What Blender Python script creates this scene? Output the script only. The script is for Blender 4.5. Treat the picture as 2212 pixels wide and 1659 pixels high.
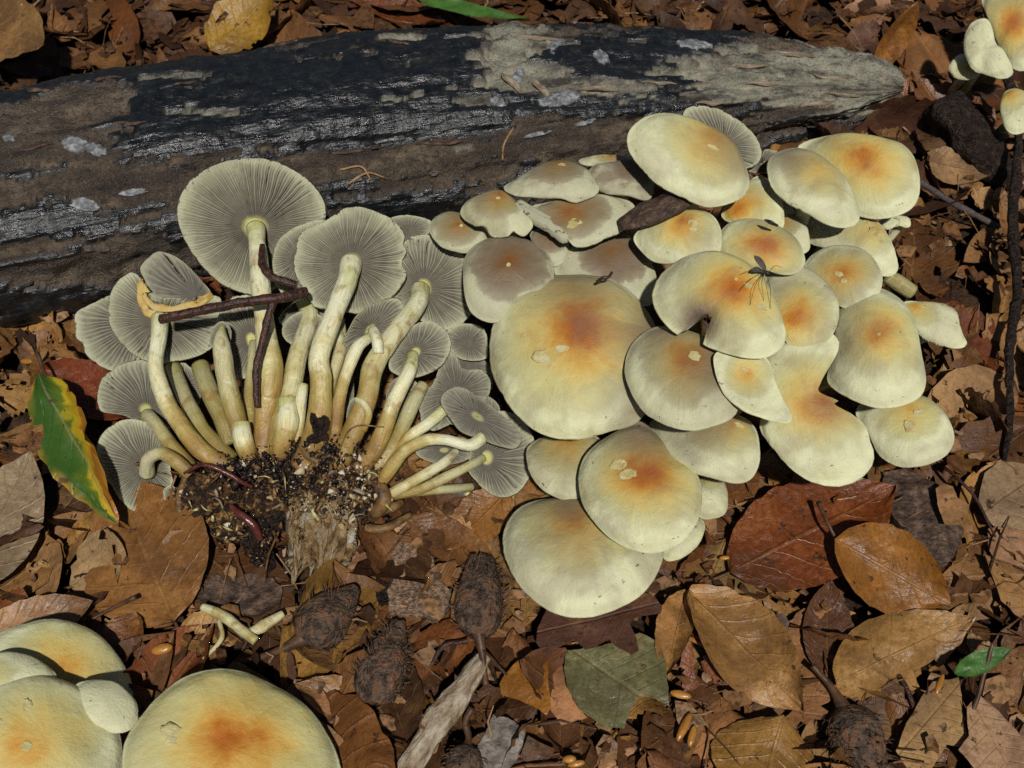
import bpy, math, random
import numpy as np
from mathutils import Vector, Matrix

for _o in list(bpy.data.objects):
    bpy.data.objects.remove(_o)
sc = bpy.context.scene
COL = sc.collection
S = 0.01                      # everything below is written in centimetres, the scene is in metres

# ------------------------------------------------------------------ camera
PITCH, DIST, LENS = math.radians(52), 42.0, 38.0
FWD = np.array([0, math.cos(PITCH), -math.sin(PITCH)])
RIGHT = np.array([1.0, 0, 0])
UP = np.array([0, math.sin(PITCH), math.cos(PITCH)])
CAM = -FWD * DIST
FPX = 2212 * LENS / 36.0
cd = bpy.data.cameras.new('camera')
cam = bpy.data.objects.new('camera', cd)
COL.objects.link(cam)
cam.location = Vector(CAM * S)
cam.rotation_euler = (math.pi / 2 - PITCH, 0, 0)
cd.lens, cd.sensor_width = LENS, 36.0
cd.clip_start, cd.clip_end = 0.01, 100.0
cd.dof.use_dof = True
cd.dof.focus_distance = 0.362
cd.dof.aperture_fstop = 34.0
sc.camera = cam

# ------------------------------------------------------------------ sky and sun
SUN_EL, SUN_AZ = math.radians(56), math.radians(-90 + 8)     # from behind the viewer, a little above
SUN_POWER, SKY_POWER = 3.5, 0.025
world = bpy.data.worlds.new('World')
sc.world = world
world.use_nodes = True
wn = world.node_tree
sky = wn.nodes.new('ShaderNodeTexSky')
sky.sky_type = 'NISHITA'
sky.sun_disc = False
sky.sun_elevation = SUN_EL
sky.sun_rotation = math.pi / 2 - SUN_AZ
wn.links.new(sky.outputs[0], wn.nodes['Background'].inputs[0])
wn.nodes['Background'].inputs[1].default_value = SKY_POWER
sl = bpy.data.lights.new('sun', 'SUN')
sun = bpy.data.objects.new('sun', sl)
COL.objects.link(sun)
sl.energy, sl.angle, sl.color = SUN_POWER, math.radians(2.0), (1.0, 0.97, 0.92)
sun_dir = Vector((math.cos(SUN_EL) * math.cos(SUN_AZ), math.cos(SUN_EL) * math.sin(SUN_AZ), math.sin(SUN_EL)))
sun.rotation_euler = sun_dir.to_track_quat('Z', 'Y').to_euler()
sun.location = sun_dir * 2
sc.view_settings.view_transform = 'Standard'
sc.view_settings.look = 'None'
sc.view_settings.exposure = 0.0
sc.view_settings.gamma = 1.0
sc.view_settings.use_curve_mapping = False
sc.cycles.max_bounces = 6
sc.cycles.use_denoising = False

# ------------------------------------------------------------------ geometry helpers
def nrm(v):
    v = np.asarray(v, float)
    return v / (np.linalg.norm(v) + 1e-12)

def ray(px, py):
    return FWD + RIGHT * ((px - 1106.0) / FPX) + UP * ((829.5 - py) / FPX)

def W(px, py, z=0.0):                  # the point at height z seen there
    r = ray(px, py)
    return CAM + r * ((z - CAM[2]) / r[2])

def Pd(px, py, d):                     # the point at depth d seen there
    return CAM + ray(px, py) * d

def proj(V):
    q = np.asarray(V) - CAM
    d = q @ FWD
    return np.stack([1106 + FPX * (q @ RIGHT) / d, 829.5 - FPX * (q @ UP) / d], -1)

def _hash(i, j, k, seed):
    h = (i.astype(np.int64) * 374761393 + j.astype(np.int64) * 668265263 + k.astype(np.int64) * 2147483647 + seed * 1274126177) & 0xFFFFFFFF
    h = ((h ^ (h >> 13)) * 1274126177) & 0xFFFFFFFF
    h = h ^ (h >> 16)
    return (h & 0xFFFF) / 32767.5 - 1.0

def vnoise(p, seed=0):
    p = np.asarray(p, float)
    i = np.floor(p).astype(np.int64)
    f = p - i
    f = f * f * (3 - 2 * f)
    out = 0
    for dx in (0, 1):
        for dy in (0, 1):
            for dz in (0, 1):
                w = (f[:, 0] if dx else 1 - f[:, 0]) * (f[:, 1] if dy else 1 - f[:, 1]) * (f[:, 2] if dz else 1 - f[:, 2])
                out = out + w * _hash(i[:, 0] + dx, i[:, 1] + dy, i[:, 2] + dz, seed)
    return out

def fbm(p, octv=4, seed=0, gain=0.5):
    p = np.asarray(p, float)
    a, s, t = 1.0, 0, 0
    for o in range(octv):
        s = s + a * vnoise(p * 2.03 ** o + 17.3 * o, seed + o)
        t += a
        a *= gain
    return s / t

def sstep(a, b, x):
    t = np.clip((x - a) / (b - a), 0, 1)
    return t * t * (3 - 2 * t)

def catmull(P, n):
    P = np.asarray(P, float)
    if len(P) == 2:
        t = np.linspace(0, 1, n)[:, None]
        return P[0] * (1 - t) + P[1] * t
    Q = np.vstack([2 * P[0] - P[1], P, 2 * P[-1] - P[-2]])
    u = np.linspace(0, len(P) - 1 - 1e-9, n)
    k = u.astype(int)
    f = (u - k)[:, None]
    a, b, c, d = Q[k], Q[k + 1], Q[k + 2], Q[k + 3]
    return 0.5 * ((2 * b) + (c - a) * f + (2 * a - 5 * b + 4 * c - d) * f ** 2 + (3 * b - a - 3 * c + d) * f ** 3)

ORG = {}

def thing(name, label, cat, loc, group=None):
    o = bpy.data.objects.new(name, None)
    COL.objects.link(o)
    o.location = Vector(np.asarray(loc) * S)
    o.empty_display_size = 0.01
    o['label'], o['category'] = label, cat
    if group:
        o['group'] = group
    ORG[o.name] = np.asarray(loc, float)
    return o

def mesh_data(name, V, F, attrs=None, uv=None, smooth=True):
    me = bpy.data.meshes.new(name)
    V = np.ascontiguousarray(np.asarray(V, float) * S, dtype=np.float32)
    if isinstance(F, np.ndarray):
        n, k = F.shape
        me.vertices.add(len(V))
        me.vertices.foreach_set('co', V.ravel())
        me.loops.add(n * k)
        me.loops.foreach_set('vertex_index', np.ascontiguousarray(F.ravel(), dtype=np.int32))
        me.polygons.add(n)
        me.polygons.foreach_set('loop_start', np.arange(0, n * k, k, dtype=np.int32))
        me.update(calc_edges=True)
    else:
        me.from_pydata([tuple(v) for v in V], [], [tuple(int(i) for i in f) for f in F])
    me.validate()
    if smooth:
        me.polygons.foreach_set('use_smooth', np.ones(len(me.polygons), dtype=bool))
    for k, a in (attrs or {}).items():
        at = me.attributes.new(k, 'FLOAT', 'POINT')
        at.data.foreach_set('value', np.ascontiguousarray(np.broadcast_to(np.asarray(a, float), (len(V),)), dtype=np.float32))
    if uv is not None:
        l = me.uv_layers.new(name='UVMap')
        vi = np.zeros(len(me.loops), dtype=np.int32)
        me.loops.foreach_get('vertex_index', vi)
        l.data.foreach_set('uv', np.ascontiguousarray(np.asarray(uv, float)[vi].ravel(), dtype=np.float32))
    return me

def mk(name, V, F, mat, parent=None, attrs=None, uv=None, smooth=True, org=None):
    V = np.asarray(V, float)
    if parent is not None:
        org = ORG[parent.name]
    elif org is None:
        org = np.array([V[:, 0].mean(), V[:, 1].mean(), V[:, 2].min()])
    me = mesh_data(name, V - org, F, attrs, uv, smooth)
    me.materials.append(mat)
    o = bpy.data.objects.new(name, me)
    COL.objects.link(o)
    ORG[o.name] = np.asarray(org, float)
    if parent is not None:
        o.parent = parent
    else:
        o.location = Vector(org * S)
    return o

def tag(o, label, cat, group=None, kind=None):
    o['label'] = label
    if cat:
        o['category'] = cat
    if group:
        o['group'] = group
    if kind:
        o['kind'] = kind
    return o

def grid_faces(nr, nc, wrap=True):
    i, j = np.meshgrid(np.arange(nr - 1), np.arange(nc if wrap else nc - 1), indexing='ij')
    j2 = (j + 1) % nc
    return np.stack([i * nc + j, i * nc + j2, (i + 1) * nc + j2, (i + 1) * nc + j], -1).reshape(-1, 4)

def tube(path, radii, nseg=12, n=None, bump=0.0, seed=0, freq=1.2, flat=1.0, close=True):
    """A tapering tube along a curve. Returns V, F, uv (angle, length in cm), t"""
    n = n or max(6, len(path) * 5)
    P = catmull(path, n)
    R = np.interp(np.linspace(0, 1, n), np.linspace(0, 1, len(radii)), radii)
    T = np.gradient(P, axis=0)
    T /= np.linalg.norm(T, axis=1)[:, None] + 1e-9
    a = np.cross(T[0], [0.3, 0.2, 0.9])
    if np.linalg.norm(a) < 0.1:
        a = np.cross(T[0], [1, 0, 0])
    A = np.zeros_like(P)
    for k in range(n):
        a = a - T[k] * (a @ T[k])
        a = a / (np.linalg.norm(a) + 1e-9)
        A[k] = a
    B = np.cross(T, A)
    th = np.arange(nseg) * 2 * math.pi / nseg
    L = np.concatenate([[0], np.cumsum(np.linalg.norm(np.diff(P, axis=0), axis=1))])
    V = P[:, None] + R[:, None, None] * (np.cos(th)[None, :, None] * A[:, None] + flat * np.sin(th)[None, :, None] * B[:, None])
    if bump:
        q = V.reshape(-1, 3) * freq
        d = fbm(q, 3, seed).reshape(n, nseg)
        V = P[:, None] + (V - P[:, None]) * (1 + bump * d[:, :, None])
    V = V.reshape(-1, 3)
    F = grid_faces(n, nseg)
    uv = np.stack([np.tile(th / (2 * math.pi), n), np.repeat(L, nseg)], -1)
    t = np.repeat(np.linspace(0, 1, n), nseg)
    if close:
        V = np.vstack([V, P[0], P[-1]])
        uv = np.vstack([uv, [0.5, 0], [0.5, L[-1]]])
        t = np.concatenate([t, [0, 1]])
        c0, c1, e = n * nseg, n * nseg + 1, (n - 1) * nseg
        j = np.arange(nseg)
        j2 = (j + 1) % nseg
        F = np.vstack([F, np.stack([j2, j, np.full(nseg, c0), np.full(nseg, c0)], -1),
                       np.stack([e + j, e + j2, np.full(nseg, c1), np.full(nseg, c1)], -1)])
        F = [tuple(dict.fromkeys(f)) for f in F.tolist()]
    return V, F, uv, t

def join(parts):
    """[(V, F, {attrs})] -> one V, F, attrs"""
    Vs, Fs, At, off = [], [], {}, 0
    for V, F, A in parts:
        Vs.append(V)
        Fs += [tuple(int(i) + off for i in f) for f in (F.tolist() if isinstance(F, np.ndarray) else F)]
        for k, a in A.items():
            At.setdefault(k, []).append(np.broadcast_to(np.asarray(a, float), (len(V),)))
        off += len(V)
    return np.vstack(Vs), Fs, {k: np.concatenate(a) for k, a in At.items()}

def blob(c, rad, seed, amp=0.35, freq=0.8, nu=22, nv=14, axes=None):
    """An uneven lump."""
    th = np.arange(nu) * 2 * math.pi / nu
    ph = np.linspace(0.001, math.pi - 0.001, nv)
    D = np.stack([np.outer(np.sin(ph), np.cos(th)), np.outer(np.sin(ph), np.sin(th)), np.outer(np.cos(ph), np.ones(nu))], -1).reshape(-1, 3)
    R = np.asarray(rad, float) * np.ones(3)
    X = D * R
    d = fbm(X * freq + seed * 3.1, 4, seed)
    X = X * (1 + amp * d)[:, None]
    if axes is not None:
        X = X @ np.asarray(axes)
    return X + np.asarray(c), grid_faces(nv, nu)

# ------------------------------------------------------------------ materials
class MB:
    def __init__(s, name, rough=0.5, spec=0.4):
        s.m = bpy.data.materials.new(name)
        s.m.use_nodes = True
        s.nt = s.m.node_tree
        s.b = s.nt.nodes['Principled BSDF']
        s.b.inputs['Roughness'].default_value = rough
        s.b.inputs['Specular IOR Level'].default_value = spec
        s.tc = None
    def N(s, t, **kw):
        n = s.nt.nodes.new('ShaderNode' + t)
        for k, v in kw.items():
            setattr(n, k, v)
        return n
    def set(s, sock, v):
        if isinstance(v, bpy.types.NodeSocket):
            s.nt.links.new(v, sock)
        elif v is not None:
            if sock.type == 'RGBA' and len(v) == 3:
                v = (*v, 1)
            sock.default_value = v
    def obj(s, scale=(1, 1, 1), uv=False):
        if s.tc is None:
            s.tc = s.N('TexCoord')
        mp = s.N('Mapping')
        s.set(mp.inputs[0], s.tc.outputs['UV' if uv else 'Object'])
        k = 1 if uv else 100                      # per centimetre
        mp.inputs['Scale'].default_value = [c * k for c in scale]
        oi = s.N('ObjectInfo')
        sc_ = s.math('MULTIPLY', oi.outputs['Random'], 37.0)
        cb = s.N('CombineXYZ')
        for q in range(3):
            s.set(cb.inputs[q], sc_)
        s.set(mp.inputs['Location'], cb.outputs[0])
        return mp.outputs[0]
    def noise(s, scale, detail=3, vec=None, rough=0.55, dist=0.0):
        n = s.N('TexNoise')
        s.set(n.inputs['Vector'], vec if vec is not None else s.obj())
        n.inputs['Scale'].default_value = scale
        n.inputs['Detail'].default_value = detail
        n.inputs['Roughness'].default_value = rough
        n.inputs['Distortion'].default_value = dist
        return n.outputs['Fac']
    def voronoi(s, scale, vec=None, feature='F1'):
        n = s.N('TexVoronoi', feature=feature)
        s.set(n.inputs['Vector'], vec if vec is not None else s.obj())
        n.inputs['Scale'].default_value = scale
        return n.outputs['Distance']
    def ramp(s, fac, stops, interp='LINEAR'):
        r = s.N('ValToRGB')
        r.color_ramp.interpolation = interp
        el = r.color_ramp.elements
        while len(el) > 1:
            el.remove(el[-1])
        for i, (p, c) in enumerate(stops):
            e = el[0] if i == 0 else el.new(p)
            e.position = p
            c = (c, c, c) if isinstance(c, (int, float)) else c
            e.color = (*c, 1)
        s.set(r.inputs[0], fac)
        return r.outputs[0]
    def mix(s, fac, a, b, mode='MIX'):
        n = s.N('Mix', data_type='RGBA', blend_type=mode)
        s.set(n.inputs[0], fac)
        s.set(n.inputs[6], a)
        s.set(n.inputs[7], b)
        return n.outputs[2]
    def math(s, op, a, b=None, c=None):
        n = s.N('Math', operation=op)
        s.set(n.inputs[0], a)
        if b is not None:
            s.set(n.inputs[1], b)
        if c is not None:
            s.set(n.inputs[2], c)
        return n.outputs[0]
    def attr(s, name):
        n = s.N('Attribute', attribute_name=name)
        return n.outputs['Fac']
    def ocol(s):
        return s.N('ObjectInfo').outputs['Color']
    def uvs(s):
        if s.tc is None:
            s.tc = s.N('TexCoord')
        x = s.N('SeparateXYZ')
        s.set(x.inputs[0], s.tc.outputs['UV'])
        return x.outputs[0], x.outputs[1]
    def bump(s, h, strength=0.5, dist=0.03):
        n = s.N('Bump')
        n.inputs['Strength'].default_value = strength
        n.inputs['Distance'].default_value = dist * S
        s.set(n.inputs['Height'], h)
        s.set(s.b.inputs['Normal'], n.outputs[0])
        return n
    def col(s, c):
        s.set(s.b.inputs['Base Color'], c)
    def rgh(s, c):
        s.set(s.b.inputs['Roughness'], c)
    def sss(s, w, r=(0.25, 0.18, 0.08)):
        s.b.inputs['Subsurface Weight'].default_value = w
        s.b.inputs['Subsurface Radius'].default_value = r
        s.b.inputs['Subsurface Scale'].default_value = S

def m_cap():
    k = MB('mushroom_cap_skin', 0.5, 0.25)
    r = k.attr('rad')
    g = k.N('Attribute', attribute_name='gv')
    n1 = k.noise(0.75, 5, dist=0.4)
    n2 = k.noise(3.5, 5)
    streak = k.noise(1.0, 5, g.outputs['Vector'], 0.65)
    r2 = k.math('ADD', k.math('ADD', r, k.attr('shift')), k.math('MULTIPLY', k.math('SUBTRACT', n1, 0.52), 0.7))
    r2 = k.math('ADD', r2, k.math('MULTIPLY', k.math('SUBTRACT', n2, 0.5), 0.16))
    r2 = k.math('ADD', r2, k.math('MULTIPLY', k.math('SUBTRACT', streak, 0.5), 0.08))
    base = k.ramp(r2, [(0.0, (0.38, 0.10, 0.011)), (0.14, (0.46, 0.165, 0.02)), (0.30, (0.56, 0.31, 0.06)), (0.46, (0.58, 0.43, 0.13)),
                       (0.66, (0.53, 0.47, 0.195)), (0.85, (0.51, 0.49, 0.26)), (1.0, (0.64, 0.635, 0.39))])
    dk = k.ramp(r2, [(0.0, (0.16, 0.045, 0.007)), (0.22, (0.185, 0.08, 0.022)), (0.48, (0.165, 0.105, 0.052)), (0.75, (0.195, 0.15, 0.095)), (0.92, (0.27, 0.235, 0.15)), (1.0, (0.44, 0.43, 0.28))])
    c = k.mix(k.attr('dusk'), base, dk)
    sp0 = k.attr('spore')
    c = k.mix(k.math('MULTIPLY', sp0, 0.62), c, (0.15, 0.105, 0.07))
    c = k.mix(k.math('MAXIMUM', k.math('SUBTRACT', sp0, 1.0), 0.0), c, (0.04, 0.025, 0.02))
    # purple-brown spore dust in soft clouds
    dust = k.math('MULTIPLY', k.ramp(k.noise(0.55, 4, dist=0.8), [(0.46, 0.0), (0.68, 0.75)]), k.math('SUBTRACT', 1.0, k.attr('fresh')))
    c = k.mix(dust, c, k.mix(0.55, c, (0.19, 0.135, 0.10)))
    c = k.mix(k.ramp(streak, [(0.25, 0.25), (0.42, 0.0)]), c, k.mix(0.5, c, (0.20, 0.12, 0.06)))
    c = k.mix(k.ramp(k.noise(22, 3), [(0.32, 0.25), (0.5, 0.0)]), c, k.mix(0.5, c, (0.12, 0.08, 0.05)))
    # dark veil scraps close to the rim
    scr = k.math('MULTIPLY', k.ramp(k.noise(3.2, 4, k.obj((1, 1, 2.2)), 0.7), [(0.66, 0.0), (0.69, 1.0)]), k.ramp(r, [(0.86, 0.0), (0.93, 1.0)]))
    c = k.mix(k.math('MULTIPLY', scr, 0.8), c, (0.06, 0.04, 0.045))
    # specks of dirt
    sp = k.ramp(k.voronoi(1.7), [(0.03, 1.0), (0.045, 0.0)])
    c = k.mix(k.math('MULTIPLY', sp, k.ramp(k.noise(0.7), [(0.5, 0), (0.56, 0.9)])), c, (0.04, 0.02, 0.012))
    k.col(c)
    k.rgh(k.ramp(n2, [(0.3, 0.40), (0.7, 0.65)]))
    k.bump(k.math('ADD', k.math('MULTIPLY', n1, 3.0), k.math('ADD', k.math('MULTIPLY', n2, 0.8), k.math('ADD', k.math('MULTIPLY', streak, 0.6), k.math('MULTIPLY', k.noise(18, 3), 0.35)))), 0.5, 0.07)
    return k.m

def m_gill():
    k = MB('mushroom_gills', 0.75, 0.15)
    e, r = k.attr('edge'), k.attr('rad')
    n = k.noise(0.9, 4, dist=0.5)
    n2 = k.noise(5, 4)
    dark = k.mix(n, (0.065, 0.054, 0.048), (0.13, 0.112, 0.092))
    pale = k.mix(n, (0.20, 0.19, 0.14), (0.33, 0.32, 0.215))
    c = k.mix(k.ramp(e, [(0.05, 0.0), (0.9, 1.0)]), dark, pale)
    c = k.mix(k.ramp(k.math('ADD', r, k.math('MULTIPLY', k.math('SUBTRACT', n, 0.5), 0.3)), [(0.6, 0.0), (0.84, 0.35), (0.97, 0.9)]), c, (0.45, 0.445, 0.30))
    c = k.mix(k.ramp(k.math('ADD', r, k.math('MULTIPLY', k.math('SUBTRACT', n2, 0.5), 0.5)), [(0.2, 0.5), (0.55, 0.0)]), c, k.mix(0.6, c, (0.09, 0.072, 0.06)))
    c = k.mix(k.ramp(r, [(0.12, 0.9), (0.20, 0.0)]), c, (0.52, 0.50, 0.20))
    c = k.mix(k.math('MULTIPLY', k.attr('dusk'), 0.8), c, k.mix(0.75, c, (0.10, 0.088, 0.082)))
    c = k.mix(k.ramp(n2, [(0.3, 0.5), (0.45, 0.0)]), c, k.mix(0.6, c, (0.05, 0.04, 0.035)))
    tear = k.math('MULTIPLY', k.ramp(k.noise(2.2, 4, rough=0.7), [(0.62, 0.0), (0.65, 1.0)]), k.ramp(r, [(0.9, 0.0), (0.95, 1.0)]))
    c = k.mix(tear, c, (0.13, 0.085, 0.085))
    k.col(c)
    k.bump(n2, 0.4, 0.03)
    return k.m

def m_stem():
    k = MB('mushroom_stem', 0.34, 0.45)
    t = k.attr('t')
    fib = k.noise(1.0, 5, k.obj((22, 1.6, 1), uv=True), 0.65)
    big = k.noise(1.0, 4, dist=0.5)
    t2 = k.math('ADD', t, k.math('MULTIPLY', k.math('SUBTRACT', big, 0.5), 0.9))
    c = k.ramp(t2, [(0.0, (0.50, 0.50, 0.20)), (0.22, (0.74, 0.73, 0.50)), (0.45, (0.68, 0.63, 0.35)), (0.64, (0.45, 0.36, 0.12)), (0.8, (0.36, 0.23, 0.06)), (1.0, (0.22, 0.12, 0.035))])  # cream upper stem whitened further, bright highlights put into the colour
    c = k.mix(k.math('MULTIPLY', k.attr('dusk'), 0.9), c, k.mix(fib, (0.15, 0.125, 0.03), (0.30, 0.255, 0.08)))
    c = k.mix(k.ramp(fib, [(0.32, 0.6), (0.5, 0.0)]), c, k.mix(0.6, c, (0.24, 0.14, 0.035)))
    st = k.ramp(k.noise(1.5, 4, dist=0.8), [(0.56, 0.0), (0.70, 0.75)])
    c = k.mix(st, c, (0.27, 0.155, 0.04))
    sp = k.ramp(k.noise(6, 4, k.obj((2, 2, 1)), 0.7), [(0.66, 0.0), (0.70, 0.9)])
    c = k.mix(k.math('MULTIPLY', sp, k.ramp(t, [(0.2, 0.25), (0.8, 1.0)])), c, (0.04, 0.02, 0.010))
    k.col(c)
    k.rgh(k.ramp(big, [(0.35, 0.24), (0.6, 0.5)]))
    k.bump(k.math('ADD', k.math('MULTIPLY', fib, 0.8), k.math('ADD', k.math('MULTIPLY', big, 1.6), k.math('MULTIPLY', k.noise(6, 3), 0.4))), 0.6, 0.09)
    return k.m

def m_flesh():
    k = MB('mushroom_flesh', 0.55, 0.3)
    n = k.noise(3, 4)
    k.col(k.ramp(n, [(0.3, (0.38, 0.29, 0.10)), (0.5, (0.48, 0.41, 0.18)), (0.7, (0.54, 0.50, 0.29))]))
    k.bump(k.noise(7, 4), 0.6, 0.10)
    return k.m

def m_leaf(name='dead_leaf', rough=0.5, tint=False):
    k = MB(name, rough, 0.2)
    u, v = k.uvs()                       # u: across -1..1, v: along 0..1
    au = k.math('ABSOLUTE', u)
    n1, n2, n0 = k.noise(0.45, 5, dist=0.6), k.noise(4.5, 5, rough=0.65), k.noise(1.4, 4)
    wv = k.math('ADD', v, k.math('MULTIPLY', k.math('SUBTRACT', n0, 0.5), 0.05))
    mid = k.ramp(au, [(0.0, 1.0), (0.022, 0.9), (0.05, 0.0)])
    ph = k.math('FRACT', k.math('ADD', k.math('MULTIPLY', k.math('SUBTRACT', wv, k.math('MULTIPLY', k.math('POWER', au, 0.85), 0.22)), 7.0), 0.3))
    side = k.ramp(ph, [(0.0, 1.0), (0.03, 0.8), (0.08, 0.0), (0.96, 0.0), (1.0, 1.0)])
    vein = k.math('MAXIMUM', mid, k.math('MULTIPLY', side, 0.5))
    base = k.ocol()
    if tint:
        base = k.ramp(k.attr('tint'), [(0.0, (0.045, 0.020, 0.010)), (0.3, (0.11, 0.046, 0.017)), (0.55, (0.20, 0.09, 0.03)), (0.8, (0.30, 0.155, 0.055)), (1.0, (0.36, 0.21, 0.095))])
    c = k.mix(k.ramp(n1, [(0.35, 0.85), (0.58, 0.0)]), base, k.mix(0.75, base, (0.05, 0.022, 0.010)))
    c = k.mix(k.ramp(n1, [(0.54, 0.0), (0.72, 0.6)]), c, k.mix(0.35, base, (0.38, 0.21, 0.07)))
    c = k.mix(k.math('MULTIPLY', vein, k.ramp(n0, [(0.35, 0.05), (0.65, 0.45)])), c, k.mix(0.5, base, (0.38, 0.22, 0.085)))
    c = k.mix(k.ramp(n2, [(0.30, 0.7), (0.52, 0.0)]), c, k.mix(0.6, base, (0.03, 0.014, 0.007)))
    sp = k.ramp(k.noise(1.9, 6, rough=0.7), [(0.62, 0.0), (0.66, 0.85)])
    c = k.mix(sp, c, (0.022, 0.012, 0.008))
    c = k.mix(k.ramp(k.noise(13, 3), [(0.3, 0.5), (0.48, 0)]), c, k.mix(0.5, c, (0.02, 0.01, 0.006)))
    k.col(c)
    k.rgh(k.ramp(n2, [(0.3, rough - 0.18), (0.7, rough + 0.25)]))
    h = k.math('ADD', k.math('MULTIPLY', vein, -0.5), k.math('ADD', k.math('MULTIPLY', n2, 0.6), k.math('MULTIPLY', n0, 1.6)))
    k.bump(h, 0.7, 0.10)
    return k.m

def m_turning():
    k = MB('turning_leaf', 0.42, 0.4)
    u, v = k.uvs()
    au = k.math('ABSOLUTE', u)
    n1, n2 = k.noise(0.7, 4), k.noise(4, 4)
    g = k.math('ADD', k.math('MULTIPLY', u, 0.75), k.math('ADD', k.math('MULTIPLY', v, 1.0), k.math('MULTIPLY', k.math('SUBTRACT', n1, 0.5), 1.3)))
    c = k.ramp(g, [(0.25, (0.035, 0.085, 0.010)), (0.48, (0.085, 0.125, 0.012)), (0.60, (0.36, 0.27, 0.012)), (0.9, (0.45, 0.27, 0.012)), (1.0, (0.30, 0.11, 0.012))])
    c = k.mix(k.math('MULTIPLY', k.ramp(au, [(0.8, 0.0), (0.98, 0.9)]), k.ramp(n1, [(0.4, 0.0), (0.6, 1.0)])), c, (0.30, 0.17, 0.012))
    c = k.mix(k.ramp(au, [(0.0, 0.9), (0.05, 0.0)]), c, (0.20, 0.17, 0.10))
    sp = k.ramp(k.voronoi(3.4), [(0.10, 1.0), (0.15, 0.0)])
    c = k.mix(k.math('MULTIPLY', sp, k.ramp(n2, [(0.45, 0), (0.55, 0.9)])), c, (0.03, 0.02, 0.008))
    c = k.mix(k.ramp(k.noise(1.1, 2), [(0.66, 0), (0.70, 0.85)]), c, (0.07, 0.03, 0.012))
    k.col(c)
    ph = k.math('FRACT', k.math('MULTIPLY', k.math('SUBTRACT', v, k.math('MULTIPLY', au, 0.26)), 9.0))
    k.bump(k.math('ADD', n2, k.ramp(ph, [(0, 1), (0.1, 0), (0.9, 0), (1, 1)])), 0.4, 0.05)
    return k.m

def m_soil():
    k = MB('forest_soil', 0.6, 0.2)
    n, n2 = k.noise(1.1, 6), k.noise(6, 6, rough=0.7)
    c = k.ramp(n2, [(0.3, (0.010, 0.006, 0.004)), (0.5, (0.035, 0.02, 0.012)), (0.62, (0.075, 0.04, 0.022)), (0.75, (0.14, 0.08, 0.045))])
    c = k.mix(k.ramp(n, [(0.45, 0.0), (0.65, 0.8)]), c, k.mix(n2, (0.03, 0.016, 0.009), (0.16, 0.085, 0.045)))
    k.col(c)
    k.rgh(k.ramp(n2, [(0.4, 0.35), (0.6, 0.8)]))
    k.bump(k.math('ADD', n, n2), 0.9, 0.25)
    return k.m

def m_litter():
    k = MB('leaf_crumbs', 0.5, 0.18)
    c = k.ramp(k.attr('tint'), [(0.0, (0.02, 0.010, 0.006)), (0.2, (0.06, 0.028, 0.013)), (0.4, (0.12, 0.055, 0.022)), (0.6, (0.20, 0.095, 0.035)), (0.8, (0.30, 0.165, 0.075)), (0.93, (0.36, 0.23, 0.13)), (1.0, (0.17, 0.06, 0.015))])
    n2 = k.noise(4, 4)
    c = k.mix(k.ramp(n2, [(0.35, 0.75), (0.55, 0.0)]), c, (0.025, 0.014, 0.009))
    k.col(c)
    k.rgh(k.ramp(n2, [(0.3, 0.3), (0.7, 0.65)]))
    k.bump(k.noise(5, 4), 0.6, 0.08)
    return k.m

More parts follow.
